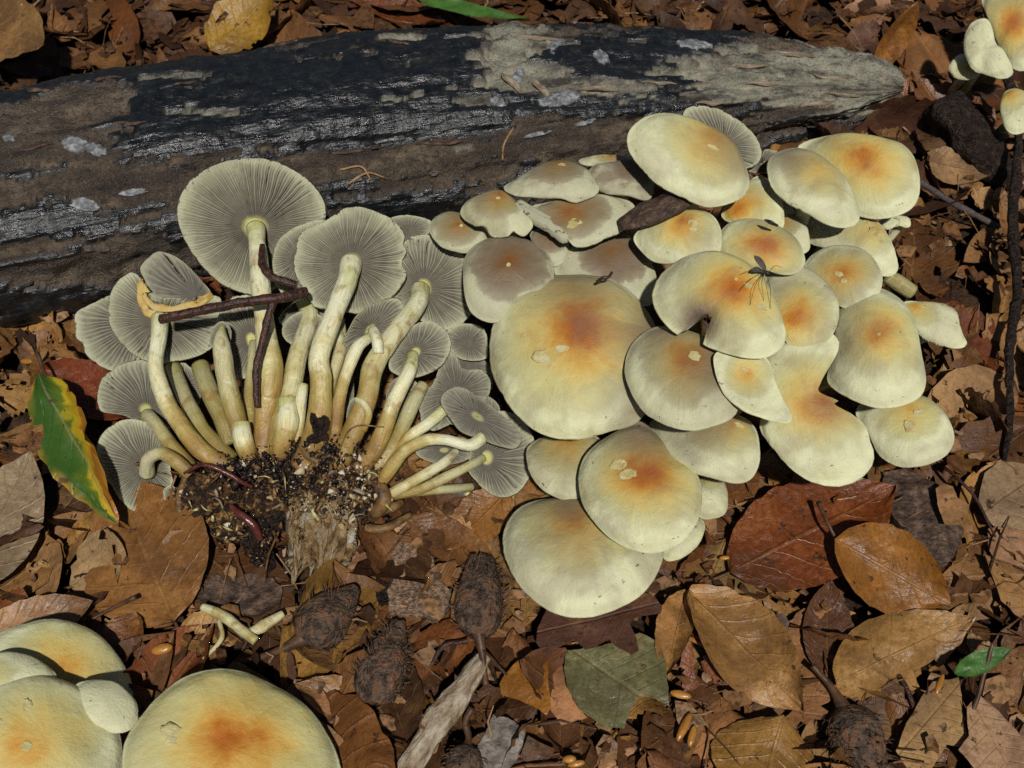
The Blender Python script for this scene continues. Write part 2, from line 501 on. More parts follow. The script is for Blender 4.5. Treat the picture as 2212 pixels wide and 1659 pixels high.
def m_log():
    k = MB('rotting_wood', 0.5, 0.6)
    bk, pl, s = k.attr('bark'), k.attr('pale'), k.attr('along')
    g = k.N('Attribute', attribute_name='gv')
    mp = k.N('Mapping')
    k.set(mp.inputs[0], g.outputs['Vector'])
    mp.inputs['Scale'].default_value = (1, 1, 1)
    n1 = k.noise(1.0, 6, mp.outputs[0], 0.62)
    n2 = k.noise(2.2, 5, k.obj((1, 1, 1)), 0.65)
    n3 = k.noise(9, 4, k.obj((1, 1, 1)), 0.7)
    wood = k.ramp(n1, [(0.32, (0.014, 0.010, 0.008)), (0.45, (0.058, 0.040, 0.026)), (0.57, (0.115, 0.083, 0.052)), (0.74, (0.22, 0.165, 0.105))])
    wood = k.mix(k.ramp(n3, [(0.35, 0.8), (0.5, 0.0)]), wood, (0.03, 0.021, 0.015))
    wood = k.mix(k.ramp(n2, [(0.48, 0), (0.6, 0.8)]), wood, (0.035, 0.024, 0.017))
    wood = k.mix(k.ramp(k.noise(20, 2), [(0.62, 0), (0.70, 0.7)]), wood, (0.26, 0.20, 0.13))
    bark = k.ramp(n2, [(0.3, (0.0055, 0.006, 0.0075)), (0.55, (0.010, 0.0115, 0.013)), (0.72, (0.024, 0.026, 0.022)), (0.85, (0.055, 0.055, 0.04))])
    bark = k.mix(k.ramp(n1, [(0.62, 0), (0.78, 0.5)]), bark, (0.05, 0.046, 0.035))
    palec = k.ramp(n1, [(0.25, (0.05, 0.045, 0.035)), (0.42, (0.20, 0.18, 0.135)), (0.6, (0.33, 0.31, 0.23)), (0.78, (0.40, 0.40, 0.31))])
    palec = k.mix(k.ramp(n2, [(0.5, 0), (0.68, 0.6)]), palec, (0.24, 0.30, 0.20))
    palec = k.mix(k.ramp(n3, [(0.36, 0.7), (0.5, 0)]), palec, (0.08, 0.07, 0.055))
    palec = k.mix(k.ramp(k.noise(0.9, 5, mp.outputs[0], 0.7), [(0.36, 0.9), (0.47, 0.0)]), palec, (0.03, 0.024, 0.02))
    palec = k.mix(k.ramp(k.noise(1.2, 4), [(0.55, 0.0), (0.66, 0.7)]), palec, (0.42, 0.36, 0.27))
    bark = k.mix(k.ramp(k.noise(5, 5, rough=0.75), [(0.60, 0), (0.68, 0.8)]), bark, (0.085, 0.07, 0.048))
    c = k.mix(bk, wood, bark)
    c = k.mix(pl, c, palec)
    k.col(c)
    k.rgh(k.mix(bk, k.ramp(n3, [(0.3, 0.28), (0.6, 0.6)]), k.ramp(n2, [(0.35, 0.20), (0.65, 0.46)])))
    h = k.math('ADD', k.math('MULTIPLY', n1, 1.0), k.math('ADD', k.math('MULTIPLY', n3, 0.45), k.math('MULTIPLY', n2, 0.5)))
    h = k.math('ADD', h, k.math('MULTIPLY', k.noise(4.5, 5, rough=0.7), 0.9))
    gl = k.N('Mapping')
    k.set(gl.inputs[0], g.outputs['Vector'])
    gl.inputs['Scale'].default_value = (1.3, 1.6, 1.6)
    hb = k.math('ADD', k.math('MULTIPLY', k.noise(1.0, 5, gl.outputs[0], 0.6), 1.5), k.math('ADD', k.math('MULTIPLY', k.noise(2.0, 3), 0.5), k.math('MULTIPLY', n3, 0.12)))
    hm = k.N('Mix', data_type='FLOAT')
    k.set(hm.inputs[0], bk); k.set(hm.inputs[2], h); k.set(hm.inputs[3], hb)
    k.bump(hm.outputs[0], 0.8, 0.20)
    return k.m

def m_simple(name, stops, scale=3.0, rough=0.55, bumpd=0.08, bscale=8.0, stretch=(1, 1, 1), spec=0.28, uv=False, bstr=0.7):
    k = MB(name, rough, spec)
    vec = k.obj(stretch, uv=uv)
    n = k.noise(scale, 5, vec, 0.62)
    k.col(k.ramp(n, stops))
    k.bump(k.math('ADD', k.noise(bscale, 4, vec), n), bstr, bumpd)
    return k.m

CAPM, GILLM, STEMM, FLESHM = m_cap(), m_gill(), m_stem(), m_flesh()
LEAFM, TURNM, SOILM, LITM, LOGM = m_leaf(), m_turning(), m_soil(), m_litter(), m_log()
MASSLEAFM = m_leaf('matted_leaves', 0.42, True)
WETLEAFM = m_leaf('wet_leaf', 0.34)
WETLEAFM.node_tree.nodes['Principled BSDF'].inputs['Specular IOR Level'].default_value = 0.4
TWIGM = m_simple('twig_bark', [(0.3, (0.010, 0.006, 0.005)), (0.52, (0.045, 0.017, 0.011)), (0.66, (0.10, 0.04, 0.025)), (0.78, (0.14, 0.095, 0.08))], 1.6, 0.38, 0.06, 4, (3, 3.2, 1), uv=True, spec=0.4)
ORFLESHM = m_simple('bruised_flesh', [(0.3, (0.40, 0.22, 0.05)), (0.5, (0.50, 0.36, 0.11)), (0.7, (0.46, 0.42, 0.22))], 1.6, 0.5, 0.08, 6)
GREYTWIGM = m_simple('grey_twig_bark', [(0.3, (0.03, 0.024, 0.022)), (0.7, (0.14, 0.11, 0.10))], 2.0, 0.5, 0.05, 5, (2, 9, 1), uv=True)
STALKM = m_simple('leaf_stalk', [(0.3, (0.03, 0.016, 0.01)), (0.7, (0.12, 0.06, 0.03))], 2.0, 0.45, 0.03, 6)
HUSKM = m_simple('beech_husk', [(0.28, (0.016, 0.010, 0.007)), (0.44, (0.06, 0.037, 0.024)), (0.54, (0.115, 0.078, 0.052)), (0.62, (0.15, 0.06, 0.025)), (0.75, (0.19, 0.145, 0.10))], 2.6, 0.5, 0.18, 7, bstr=1.0)
PUREWOODM = m_simple('pale_rotten_wood', [(0.25, (0.05, 0.03, 0.018)), (0.4, (0.20, 0.14, 0.085)), (0.55, (0.36, 0.29, 0.20)), (0.75, (0.55, 0.50, 0.40))], 1.6, 0.6, 0.12, 5, (7, 1.0, 1), uv=True)
TANBARKM = m_simple('porous_bark', [(0.30, (0.035, 0.02, 0.012)), (0.46, (0.15, 0.09, 0.055)), (0.62, (0.30, 0.20, 0.13)), (0.75, (0.42, 0.31, 0.22))], 7.0, 0.55, 0.10, 14)
DARKBARKM = m_simple('dark_bark', [(0.3, (0.02, 0.012, 0.008)), (0.5, (0.07, 0.042, 0.028)), (0.66, (0.16, 0.10, 0.065)), (0.8, (0.30, 0.22, 0.16))], 2.6, 0.55, 0.16, 7)
GREYBARKM = m_simple('grey_bark', [(0.3, (0.05, 0.04, 0.034)), (0.5, (0.17, 0.14, 0.115)), (0.7, (0.34, 0.30, 0.25))], 2.4, 0.55, 0.12, 6)
STUBM = m_simple('torn_stub_wood', [(0.28, (0.03, 0.017, 0.010)), (0.40, (0.15, 0.085, 0.035)), (0.5, (0.30, 0.20, 0.09)), (0.6, (0.34, 0.29, 0.21)), (0.75, (0.56, 0.52, 0.42))], 2.4, 0.5, 0.3, 8, (9, .8, 1), uv=True, bstr=1.0)
LICHM = m_simple('lichen', [(0.3, (0.05, 0.05, 0.05)), (0.5, (0.16, 0.165, 0.17)), (0.68, (0.36, 0.37, 0.37))], 4.0, 0.6, 0.06, 9)
CLODM = m_simple('root_clod_soil', [(0.30, (0.007, 0.004, 0.003)), (0.48, (0.03, 0.016, 0.009)), (0.56, (0.10, 0.05, 0.018)), (0.63, (0.28, 0.15, 0.04)), (0.72, (0.46, 0.34, 0.16)), (0.82, (0.58, 0.54, 0.42))], 3.6, 0.5, 0.25, 6, bstr=1.0)
BLACKSOILM = m_simple('black_soil', [(0.3, (0.006, 0.004, 0.003)), (0.55, (0.028, 0.017, 0.012)), (0.75, (0.09, 0.055, 0.035))], 4.0, 0.45, 0.25, 7, bstr=1.0)
WORMM = m_simple('worm_skin', [(0.3, (0.045, 0.010, 0.008)), (0.6, (0.10, 0.024, 0.018)), (0.8, (0.16, 0.05, 0.035))], 3.0, 0.22, 0.02, 12, spec=0.6)
ROOTM = m_simple('root_strand', [(0.3, (0.03, 0.016, 0.008)), (0.6, (0.20, 0.11, 0.04)), (0.8, (0.40, 0.28, 0.12))], 2.0, 0.45, 0.05, 6)
INSM = m_simple('insect_shell', [(0.3, (0.012, 0.009, 0.007)), (0.7, (0.06, 0.045, 0.035))], 8.0, 0.3, 0.01, 20)
WINGM = m_simple('insect_wing', [(0.3, (0.05, 0.042, 0.034)), (0.7, (0.12, 0.10, 0.085))], 8.0, 0.55, 0.01, 20, spec=0.2)
GRASSM = m_simple('green_blade', [(0.3, (0.025, 0.07, 0.012)), (0.7, (0.07, 0.16, 0.03))], 1.5, 0.4, 0.03, 6)
AMBERM = m_simple('bud_scale_skin', [(0.3, (0.20, 0.07, 0.012)), (0.6, (0.38, 0.17, 0.03)), (0.8, (0.48, 0.28, 0.08))], 1.5, 0.25, 0.03, 6, spec=0.5)
def m_crumb():
    k = MB('root_crumbs', 0.55, 0.35)
    n = k.noise(8, 3)
    c = k.ramp(k.math('ADD', k.attr('tint'), k.math('MULTIPLY', k.math('SUBTRACT', n, 0.5), 0.3)), [(0.0, (0.008, 0.005, 0.004)), (0.42, (0.022, 0.013, 0.009)), (0.55, (0.07, 0.036, 0.016)), (0.68, (0.20, 0.10, 0.03)), (0.8, (0.38, 0.27, 0.12)), (0.92, (0.50, 0.43, 0.29)), (1.0, (0.55, 0.52, 0.44))])
    k.col(c)
    return k.m
CRUMBM = m_crumb()
NEEDLEM = m_simple('dry_needle', [(0.3, (0.16, 0.07, 0.02)), (0.7, (0.40, 0.26, 0.12))], 3.0, 0.5, 0.02, 6)

# ------------------------------------------------------------------ builders
def outline_r(pts, C, a, b, n, nth, jag=0.0, seed=0, smooth=2):
    """Radius by angle of a traced outline, laid on the plane through C with axes a, b and normal n."""
    Q = []
    for (x, y) in pts:
        r = ray(x, y)
        t = ((C - CAM) @ n) / (r @ n)
        Q.append(CAM + r * t - C)
    Q = np.array(Q)
    x, y = Q @ a, Q @ b
    ph = np.mod(np.arctan2(y, x), 2 * math.pi)
    rr = np.hypot(x, y)
    o = np.argsort(ph)
    ph, rr = ph[o], rr[o]
    th = np.arange(nth) * 2 * math.pi / nth
    # resample along the polygon's edges so that straight runs stay straight
    P2 = np.stack([rr * np.cos(ph), rr * np.sin(ph)], -1)
    cl = np.vstack([P2[-2:], P2, P2[:3]])
    fine = []
    for k in range(1, len(cl) - 2):
        for f in np.linspace(0, 1, 8, endpoint=False):
            p0, p1, p2, p3 = cl[k - 1], cl[k], cl[k + 1], cl[k + 2]
            fine.append(0.5 * (2 * p1 + (p2 - p0) * f * 0.9 + (2 * p0 - 5 * p1 + 4 * p2 - p3) * f * f * 0.9 + (3 * p1 - p0 - 3 * p2 + p3) * f ** 3 * 0.9) if True else p1)
    fine = np.array(fine)
    fp, fr = np.mod(np.arctan2(fine[:, 1], fine[:, 0]), 2 * math.pi), np.hypot(fine[:, 0], fine[:, 1])
    o = np.argsort(fp)
    r = np.interp(th, fp[o], fr[o], period=2 * math.pi)
    w = max(1, int(smooth * nth / 120))
    ker = np.exp(-0.5 * (np.arange(-2 * w, 2 * w + 1) / w) ** 2)
    ker /= ker.sum()
    r = np.convolve(np.concatenate([r[-2 * w:], r, r[:2 * w]]), ker, 'valid')
    if jag:
        q = np.stack([np.cos(th) * 6, np.sin(th) * 6, np.full(nth, seed * 1.7)], -1)
        j = fbm(q, 4, seed, 0.75)
        r = r * (1 - jag * np.maximum(0, j) - jag * 0.25 * np.abs(fbm(q * 5, 2, seed + 9)))
    return r

class Cap:
    """A cap laid where its outline is seen, at depth d; gill=True turns the gills to the viewer."""
    def __init__(s, root, pts, d, tilt=(90, 25), centre=None, dome=0.16, gill=False, cc=None, rc=None, dusk=0.0, wave=0.035, wk=3, jag=0.014,
                 seed=1, dish=0.0, bend=None, smooth=2.0, notch=None, umbo=0.0, core=True, stain=(), fresh=0.0):
        pts = np.array(pts, float)
        if not gill and dome > .1:
            dome, tilt = dome * 1.3, (tilt[0], tilt[1] + 4)
        cx, cy = centre if centre else pts.mean(0)
        s.C = Pd(cx, cy, d)
        v = nrm(CAM - s.C)
        im = nrm(np.cross(UP, v))                         # image x
        iu = np.cross(v, im)                              # image y (up)
        m = im * math.cos(math.radians(tilt[0])) + iu * math.sin(math.radians(tilt[0]))
        th_ = math.radians(tilt[1])
        s.n = nrm(v * math.cos(th_) + m * math.sin(th_))
        s.a = nrm(np.cross(iu, s.n))
        s.b = np.cross(s.n, s.a)
        ax = -s.n if gill else s.n                        # the way the skin side looks
        rng = random.Random(seed)
        nth = 96
        if gill:
            jag, wave = max(jag, .055), wave * 1.6
        else:
            jag = max(jag, rng.uniform(.01, .04))
        r0 = outline_r(pts, s.C, s.a, s.b, s.n, 720, jag, seed, smooth)
        s.r0 = r0
        R = s.R = float(r0.mean())
        s.H = H = dome * R
        p1, p2 = rng.uniform(0, 6.28), rng.uniform(0, 6.28)

        def rad_at(th):
            return np.interp(np.mod(th, 2 * math.pi), np.arange(720) * 2 * math.pi / 720, r0, period=2 * math.pi)

        def height(rho, th):
            h = H * (1 - rho ** 2.2) - 0.07 * R * sstep(0.82, 1.0, rho) ** 2
            h = h + dish * R * (rho ** 2 - 0.0)
            h = h + wave * R * rho ** 2 * (np.cos(wk * th + p1) + 0.6 * np.cos((wk + 2) * th + p2))
            h = h + umbo * R * np.exp(-(rho / 0.16) ** 2)
            q = np.stack([rho * R * np.cos(th) * 0.7, rho * R * np.sin(th) * 0.7, np.full(th.shape, seed * 2.3)], -1).reshape(-1, 3)
            h = h + 0.06 * R * fbm(q, 3, seed).reshape(th.shape) * (0.3 + rho)
            if bend:                                       # fold along a line through the centre
                dirn, amt = bend
                x = rho * np.cos(th - math.radians(dirn))
                h = h + amt * R * x * x
            if notch:                                      # a cleft whose lips sink
                ang, wdt, dep = notch
                dlt = np.angle(np.exp(1j * (th - math.radians(ang))))
                h = h - dep * R * np.exp(-(dlt / math.radians(wdt)) ** 2) * sstep(0.25, 0.95, rho)
            return h
        s.height = height

        kw_ = np.exp(-0.5 * (np.arange(-120, 121) / 40.0) ** 2)
        kw_ /= kw_.sum()
        rs0 = np.convolve(np.concatenate([r0[-120:], r0, r0[:120]]), kw_, 'valid')
        rs0 = np.maximum(rs0, r0 * .9)

        def radii(rho, th):
            r = rad_at(th)
            rs = np.interp(np.mod(th, 2 * math.pi), np.arange(720) * 2 * math.pi / 720, rs0, period=2 * math.pi)
            q = rho * (rs + (r - rs) * rho ** 3)
            q = np.minimum(q, r * (1 - 0.13 * (1 - rho)))
            return q, np.clip(q / rs, 0, 1.05)
        s.rs0 = rs0

        def pos(rho, th, dz=0.0):
            r, rh = radii(rho, th)
            h = height(rh, th) - 0.05 * R * sstep(0.9, 1.0, rho) ** 2 * (rh < .8)
            return (s.C + r[..., None] * (np.cos(th)[..., None] * s.a + np.sin(th)[..., None] * s.b)
                    + (h + dz)[..., None] * ax)
        s.pos, s.ax = pos, ax

        # skin
        rho = np.array([0.0, .05, .1, .17, .25, .34, .44, .54, .64, .73, .81, .875, .925, .96, .985, 1.0])
        RH, TH = np.meshgrid(rho, np.arange(nth) * 2 * math.pi / nth, indexing='ij')
        V = pos(RH, TH)
        rim = pos(np.full(nth, 0.985), TH[0], -0.05 * R ** 0.5 - 0.02)
        V = np.vstack([V.reshape(-1, 3), rim])
        RR = np.concatenate([np.maximum(radii(RH, TH)[1], RH * .0).ravel(), np.full(nth, 1.0)])
        if cc is not None:
            rr = ray(*cc)
            c3 = CAM + rr * (((s.C - CAM) @ s.n) / (rr @ s.n))
            off = (V - c3) - np.outer((V - c3) @ s.n, s.n)
            dd = np.linalg.norm(off, axis=1) / (rc * R if rc else R)
            RR = np.clip(0.25 * RR + 0.75 * dd, 0, 1.0)
            RR = np.maximum(RR, sstep(0.86, 1.0, np.concatenate([RH.ravel(), np.full(nth, 1.0)])) * 0.95)
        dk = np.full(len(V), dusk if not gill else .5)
        spo = np.zeros(len(V))
        pv = proj(V)
        for sx_, sy_, sr_, sa_ in stain:                    # spores dropped by the cap above
            spo = np.maximum(spo, sa_ * np.exp(-((pv[:, 0] - sx_) ** 2 + (pv[:, 1] - sy_) ** 2) / sr_ ** 2))
        F = grid_faces(len(rho) + 1, nth)
        if gill:
            F = F[:, ::-1]
        s.cap = mk('cap', V, np.ascontiguousarray(F), CAPM, root, {'rad': RR, 'dusk': np.maximum(dk, .7 * np.minimum(spo, 1)), 'spore': spo, 'fresh': fresh, 'shift': rng.uniform(-.06, .16) + .1 * fresh})
        at = s.cap.data.attributes.new('gv', 'FLOAT_VECTOR', 'POINT')
        tt = np.concatenate([TH.ravel(), TH[0]])
        rq = np.concatenate([RH.ravel(), np.full(nth, 1.0)])
        at.data.foreach_set('vector', np.ascontiguousarray(np.stack([rq * 1.4 + seed, np.cos(tt) * 7, np.sin(tt) * 7], -1), dtype=np.float32).ravel())

        # gills
        ng = int(np.clip(58 * R, 50, 165)) if gill else int(np.clip(26 * R, 24, 70))
        k = 4 if gill else 2
        ncol = ng * k
        prof = np.array([1.0, .35, 0.0, .35]) if gill else np.array([1.0, 0.0])
        rho = np.array([0.985, .96, .9, .82, .72, .62, .52, .42, .32, .24, .17, .11, .01]) if gill else np.array([.985, .9, .7, .5, .3, .1])
        RH, TH = np.meshgrid(rho, np.arange(ncol) * 2 * math.pi / ncol, indexing='ij')
        col = np.arange(ncol)
        e = np.tile(prof, ng)
        short = ((col // k) % 2 == 1)
        jit = np.array([rng.uniform(-0.3, 0.3) for _ in range(ng)])[col // k] * (2 * math.pi / ng)
        q = np.stack([np.cos(TH) * 2, np.sin(TH) * 2, RH * 2.2 + seed], -1).reshape(-1, 3)
        wob = (0.09 * fbm(q, 3, seed + 5)).reshape(TH.shape) * sstep(0.1, 0.5, RH) * (1 - sstep(0.85, 1.0, RH))
        THw = TH + jit[None, :] * sstep(0.12, 0.4, RH) * (1 - sstep(0.9, 1.0, RH)) + wob
        E = np.broadcast_to(e[None], RH.shape) * 1.0
        E = np.where(short[None] & (RH < 0.45), E * sstep(0.25, 0.45, RH), E)
        amp = 0.075 * math.sqrt(R) * sstep(0.99, 0.9, RH) * sstep(0.05, 0.2, RH)
        # the under surface runs below the skin: thicker flesh towards the stem
        under = -(0.05 * R ** 0.5 + 0.02 + (0.2 * R if gill else 0.18 * R) * (1 - RH ** 1.6))
        V = pos(RH, THw, 0.0) + (under - amp * E)[..., None] * ax
        V = V.reshape(-1, 3)
        F = grid_faces(len(rho), ncol)
        if not gill:
            F = F[:, ::-1]
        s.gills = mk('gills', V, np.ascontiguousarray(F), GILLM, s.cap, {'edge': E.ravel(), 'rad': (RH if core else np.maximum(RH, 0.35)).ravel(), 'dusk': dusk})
        s.under0 = s.C - ax * ((0.15 * R) if gill else 0.1 * R) + ax * H

    def on(s, x, y):
        """Point and normal of the skin seen at a pixel."""
        r = ray(x, y)
        p = CAM + r * (((s.C - CAM) @ s.n) / (r @ s.n))
        for _ in range(3):
            q = p - s.C
            th, rr = math.atan2(q @ s.b, q @ s.a), math.hypot(q @ s.a, q @ s.b)
            rho = min(1.0, rr / np.interp(th % (2 * math.pi), np.arange(720) * 2 * math.pi / 720, s.rs0, period=2 * math.pi))
            h = float(s.height(np.array([rho]), np.array([th]))[0])
            p = CAM + r * (((s.C + s.n * h - CAM) @ s.n) / (r @ s.n))
        return p

def flake(cap, x, y, wx, wy, ang=0, seed=1, hgt=0.022, name='veil_scrap'):
    """A scrap of pale flesh stuck on a cap."""
    p = cap.on(x, y)
    d = (p - CAM) @ FWD
    sx, sy = wx * d / FPX / 2, wy * d / FPX / 2
    ca, sa = math.cos(math.radians(ang)), math.sin(math.radians(ang))
    A, B = cap.a * ca + cap.b * sa, -cap.a * sa + cap.b * ca
    nt = 30
    th = np.arange(nt) * 2 * math.pi / nt
    w = 0.9 + 0.6 * fbm(np.stack([np.cos(th) * 1.8, np.sin(th) * 1.8, np.full(nt, seed * 1.3)], -1), 4, seed, .7)
    rows = []
    for f, h in ((1.0, -0.08), (1.0, hgt * 0.75), (0.85, hgt), (0.5, hgt * 0.4), (0.0, hgt * 0.7)):
        rr = w * f
        rows.append(p + np.outer(rr * np.cos(th) * sx, A) + np.outer(rr * np.sin(th) * sy, B) + cap.n * h)
    return mk(name, np.vstack(rows), grid_faces(5, nt), FLESHM, cap.cap)

def patch(cap, pts, h, mat, name, conform=False, seed=1, thick=.12):
    """Torn flesh traced on a cap."""
    P = np.array(pts, float)
    Q = []
    for i in range(len(P)):
        for f in np.linspace(0, 1, 4, endpoint=False):
            Q.append(P[i] * (1 - f) + P[(i + 1) % len(P)] * f)
    Q = np.array(Q)
    Q = Q + 2.2 * np.stack([fbm(np.c_[Q * .12, np.full(len(Q), seed)], 3, seed), fbm(np.c_[Q * .12, np.full(len(Q), seed + 9.)], 3, seed)], -1)
    c = Q.mean(0)
    near = Q[np.argsort(((Q - c) ** 2).sum(1))[:6]].mean(0)
    rows = []
    def at(x, y, hh):
        if conform:
            return cap.on(x, y) + cap.n * hh
        r = ray(x, y)
        return CAM + r * (((cap.C - CAM) @ cap.n) / (r @ cap.n)) + cap.n * hh
    mid = .5 * (Q + np.roll(Q, len(Q) // 2, 0))
    # shrink each edge point towards the nearest point of the opposite run
    inner = []
    for i in range(len(Q)):
        d = ((Q - Q[i]) ** 2).sum(1)
        idx = np.abs((np.arange(len(Q)) - i + len(Q) // 2) % len(Q) - len(Q) // 2) > len(Q) // 5
        j = np.where(idx)[0][np.argmin(d[idx])]
        inner.append(.5 * (Q[i] + Q[j]))
    inner = np.array(inner)
    for f, hh in ((0.0, h - thick), (.05, h), (.35, h + .03), (.7, h + .01), (1.0, h + .03)):
        X = Q * (1 - f) + inner * f
        rows += [at(x, y, hh) for x, y in X]
    V = np.array(rows)
    V = V + (.05 * fbm(V * 4, 3, seed))[:, None] * cap.n
    return mk(name, V, grid_faces(5, len(Q)), mat, cap.cap, {'edge': .9, 'rad': .95, 'dusk': 0.1})

def stem_to_ground(root, cap, base, r=0.32, seed=1, dusk=0.3):
    top = cap.under0
    mid = top * 0.55 + base * 0.45 - cap.ax * 0.5
    V, F, uv, t = tube([top + cap.ax * 0.02, top - cap.ax * 0.7, mid, base], [r * 1.15, r, r, r * 0.9], 12, 22, 0.12, seed)
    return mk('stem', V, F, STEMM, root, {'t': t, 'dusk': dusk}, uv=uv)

CLUSTER0 = W(1570, 800, 0)

def cap_mushroom(label, pts, d, group='mushrooms grown in the dense clump', base=None, r=None, flakes=(), **kw):
    c0 = np.array(pts, float).mean(0)
    g = W(c0[0], c0[1] + 60, 0) if base is None else base
    if base is None:
        g = CLUSTER0 + 0.42 * (Pd(c0[0], c0[1], d) * np.array([1, 1, 0]) - CLUSTER0)
    root = thing('mushroom', label, 'mushroom', g, group)
    c = Cap(root, pts, d, **kw)
    stem_to_ground(root, c, g, r or 0.13 * c.R + 0.1, kw.get('seed', 1))
    for i, f in enumerate(flakes):
        flake(c, *f, seed=kw.get('seed', 1) * 7 + i)
    return c

def pstem(root, path, r, seed=1, dusk=0.0, flat=1.0, close=True, nseg=18, bump=0.22):
    r = [q * .88 for q in r]
    prng = random.Random(seed * 31 + int(path[0][0]))
    path = [p if i in (0, len(path) - 1) else (p[0] + prng.uniform(-5, 5), p[1], p[2]) for i, p in enumerate(path)]
    """A stem along [(px, py, depth)...], its first point at the cap."""
    P = [Pd(*p) for p in path]
    V, F, uv, t = tube(P, r, nseg, 10 * len(P), bump, seed, 0.9, flat, close)
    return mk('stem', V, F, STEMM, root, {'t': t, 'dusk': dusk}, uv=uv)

# ---- leaves
def leaf_arrays(L, Wd, seed, curl=0.2, cup=0.15, fold=0.0, twist=0.0, rag=0.0, nu=23, nv=13, crumple=0.08, pleat=0.05, shape=0.85, hole=0.0):
    """A beech leaf along +x, base at 0; returns V, F, uv."""
    rng = random.Random(seed)
    t = np.linspace(0, 1, nu)
    s = np.linspace(-1, 1, nv)
    T, Sx = np.meshgrid(t, s, indexing='ij')
    w = 0.5 * Wd * np.sin(math.pi * np.clip(T, 0, 1) ** shape) ** 0.72
    w = w * (1 - 0.25 * sstep(0.8, 1.0, T))
    ed = 1 + 0.02 * np.sin(T * 7 * 2 * math.pi + 1.0) * (np.abs(Sx) > 0.95)
    q0 = np.stack([T * 4, Sx * 1.2, np.full(T.shape, seed * 0.37)], -1).reshape(-1, 3)
    if rag:
        ed = ed * (1 - rag * np.maximum(0, fbm(q0 * 2.2, 3, seed)).reshape(T.shape) * np.abs(Sx) ** 3)
    X = T * L
    Y = Sx * w * ed
    Z = (-pleat * L * 0.25 * np.cos((T - 0.22 * np.abs(Sx)) * 7 * 2 * math.pi) * sstep(0.05, 0.3, np.abs(Sx)))
    Z = Z + cup * Wd * 0.5 * (Sx ** 2) * (w / (0.5 * Wd)) + fold * np.abs(Sx) * w
    Z = Z + crumple * L * fbm(q0 * 0.6, 3, seed + 3).reshape(T.shape)
    # bend along the length, twist round the axis
    a = curl * (T - 0.4) * 2
    Zb = curl * L * (T - 0.45) ** 2
    tw = twist * (T - 0.3)
    Y2, Z2 = Y * np.cos(tw) - Z * np.sin(tw), Y * np.sin(tw) + Z * np.cos(tw)
    V = np.stack([X, Y2, Z2 + Zb], -1).reshape(-1, 3)
    F = grid_faces(nu, nv, wrap=False)
    if hole:
        q = np.stack([T * 3.2, Sx * 1.6, np.full(T.shape, seed * 0.9)], -1).reshape(-1, 3)
        hn = fbm(q, 3, seed + 20) + 0.12 * np.abs(Sx).ravel()
        keep = hn[F].mean(1) < np.quantile(hn, 1 - hole)
        F = F[keep]
    uv = np.stack([Sx.ravel(), T.ravel()], -1)
    return V, np.ascontiguousarray(F), uv

def key_leaf(label, base, tip, wpx, z=(0.8, 0.8), roll=0, color=(0.2, 0.09, 0.03), seed=1, stalk=None, mat=None, name='fallen_leaf', group=None, cat='leaf', **kw):
    b, t = W(*base, z[0]), W(*tip, z[1])
    ax = t - b
    L = np.linalg.norm(ax)
    ax = ax / L
    up = np.array([0, -0.25, 1.0])
    yv = nrm(np.cross(up, ax))
    zv = np.cross(ax, yv)
    cr, sr = math.cos(math.radians(roll)), math.sin(math.radians(roll))
    yv, zv = yv * cr + zv * sr, zv * cr - yv * sr
    mid = (b + t) / 2
    wd = wpx * ((mid - CAM) @ FWD) / FPX
    V, F, uv = leaf_arrays(L, wd, seed, **kw)
    V = b + V[:, :1] * ax + V[:, 1:2] * yv + V[:, 2:3] * zv
    root = thing(name, label, cat, b, group)
    bl = mk('blade', V, F, mat or WETLEAFM, root, uv=uv)
    bl.color = (color[0] * 1.2, color[1] * 1.17, color[2] * 1.05, 1)
    if stalk:
        pts = [W(*p, zz) for p, zz in stalk] + [V[6] * 0 + (b + 0.15 * ax), b + 0.5 * L * ax + V[:, 2].mean() * 0]
        pts = pts[:-1]
        sv, sf, suv, st = tube(pts, [0.09, 0.06, 0.05], 7, 14, 0.15, seed)
        mk('stalk', sv, sf, STALKM, root, uv=suv)
    return root

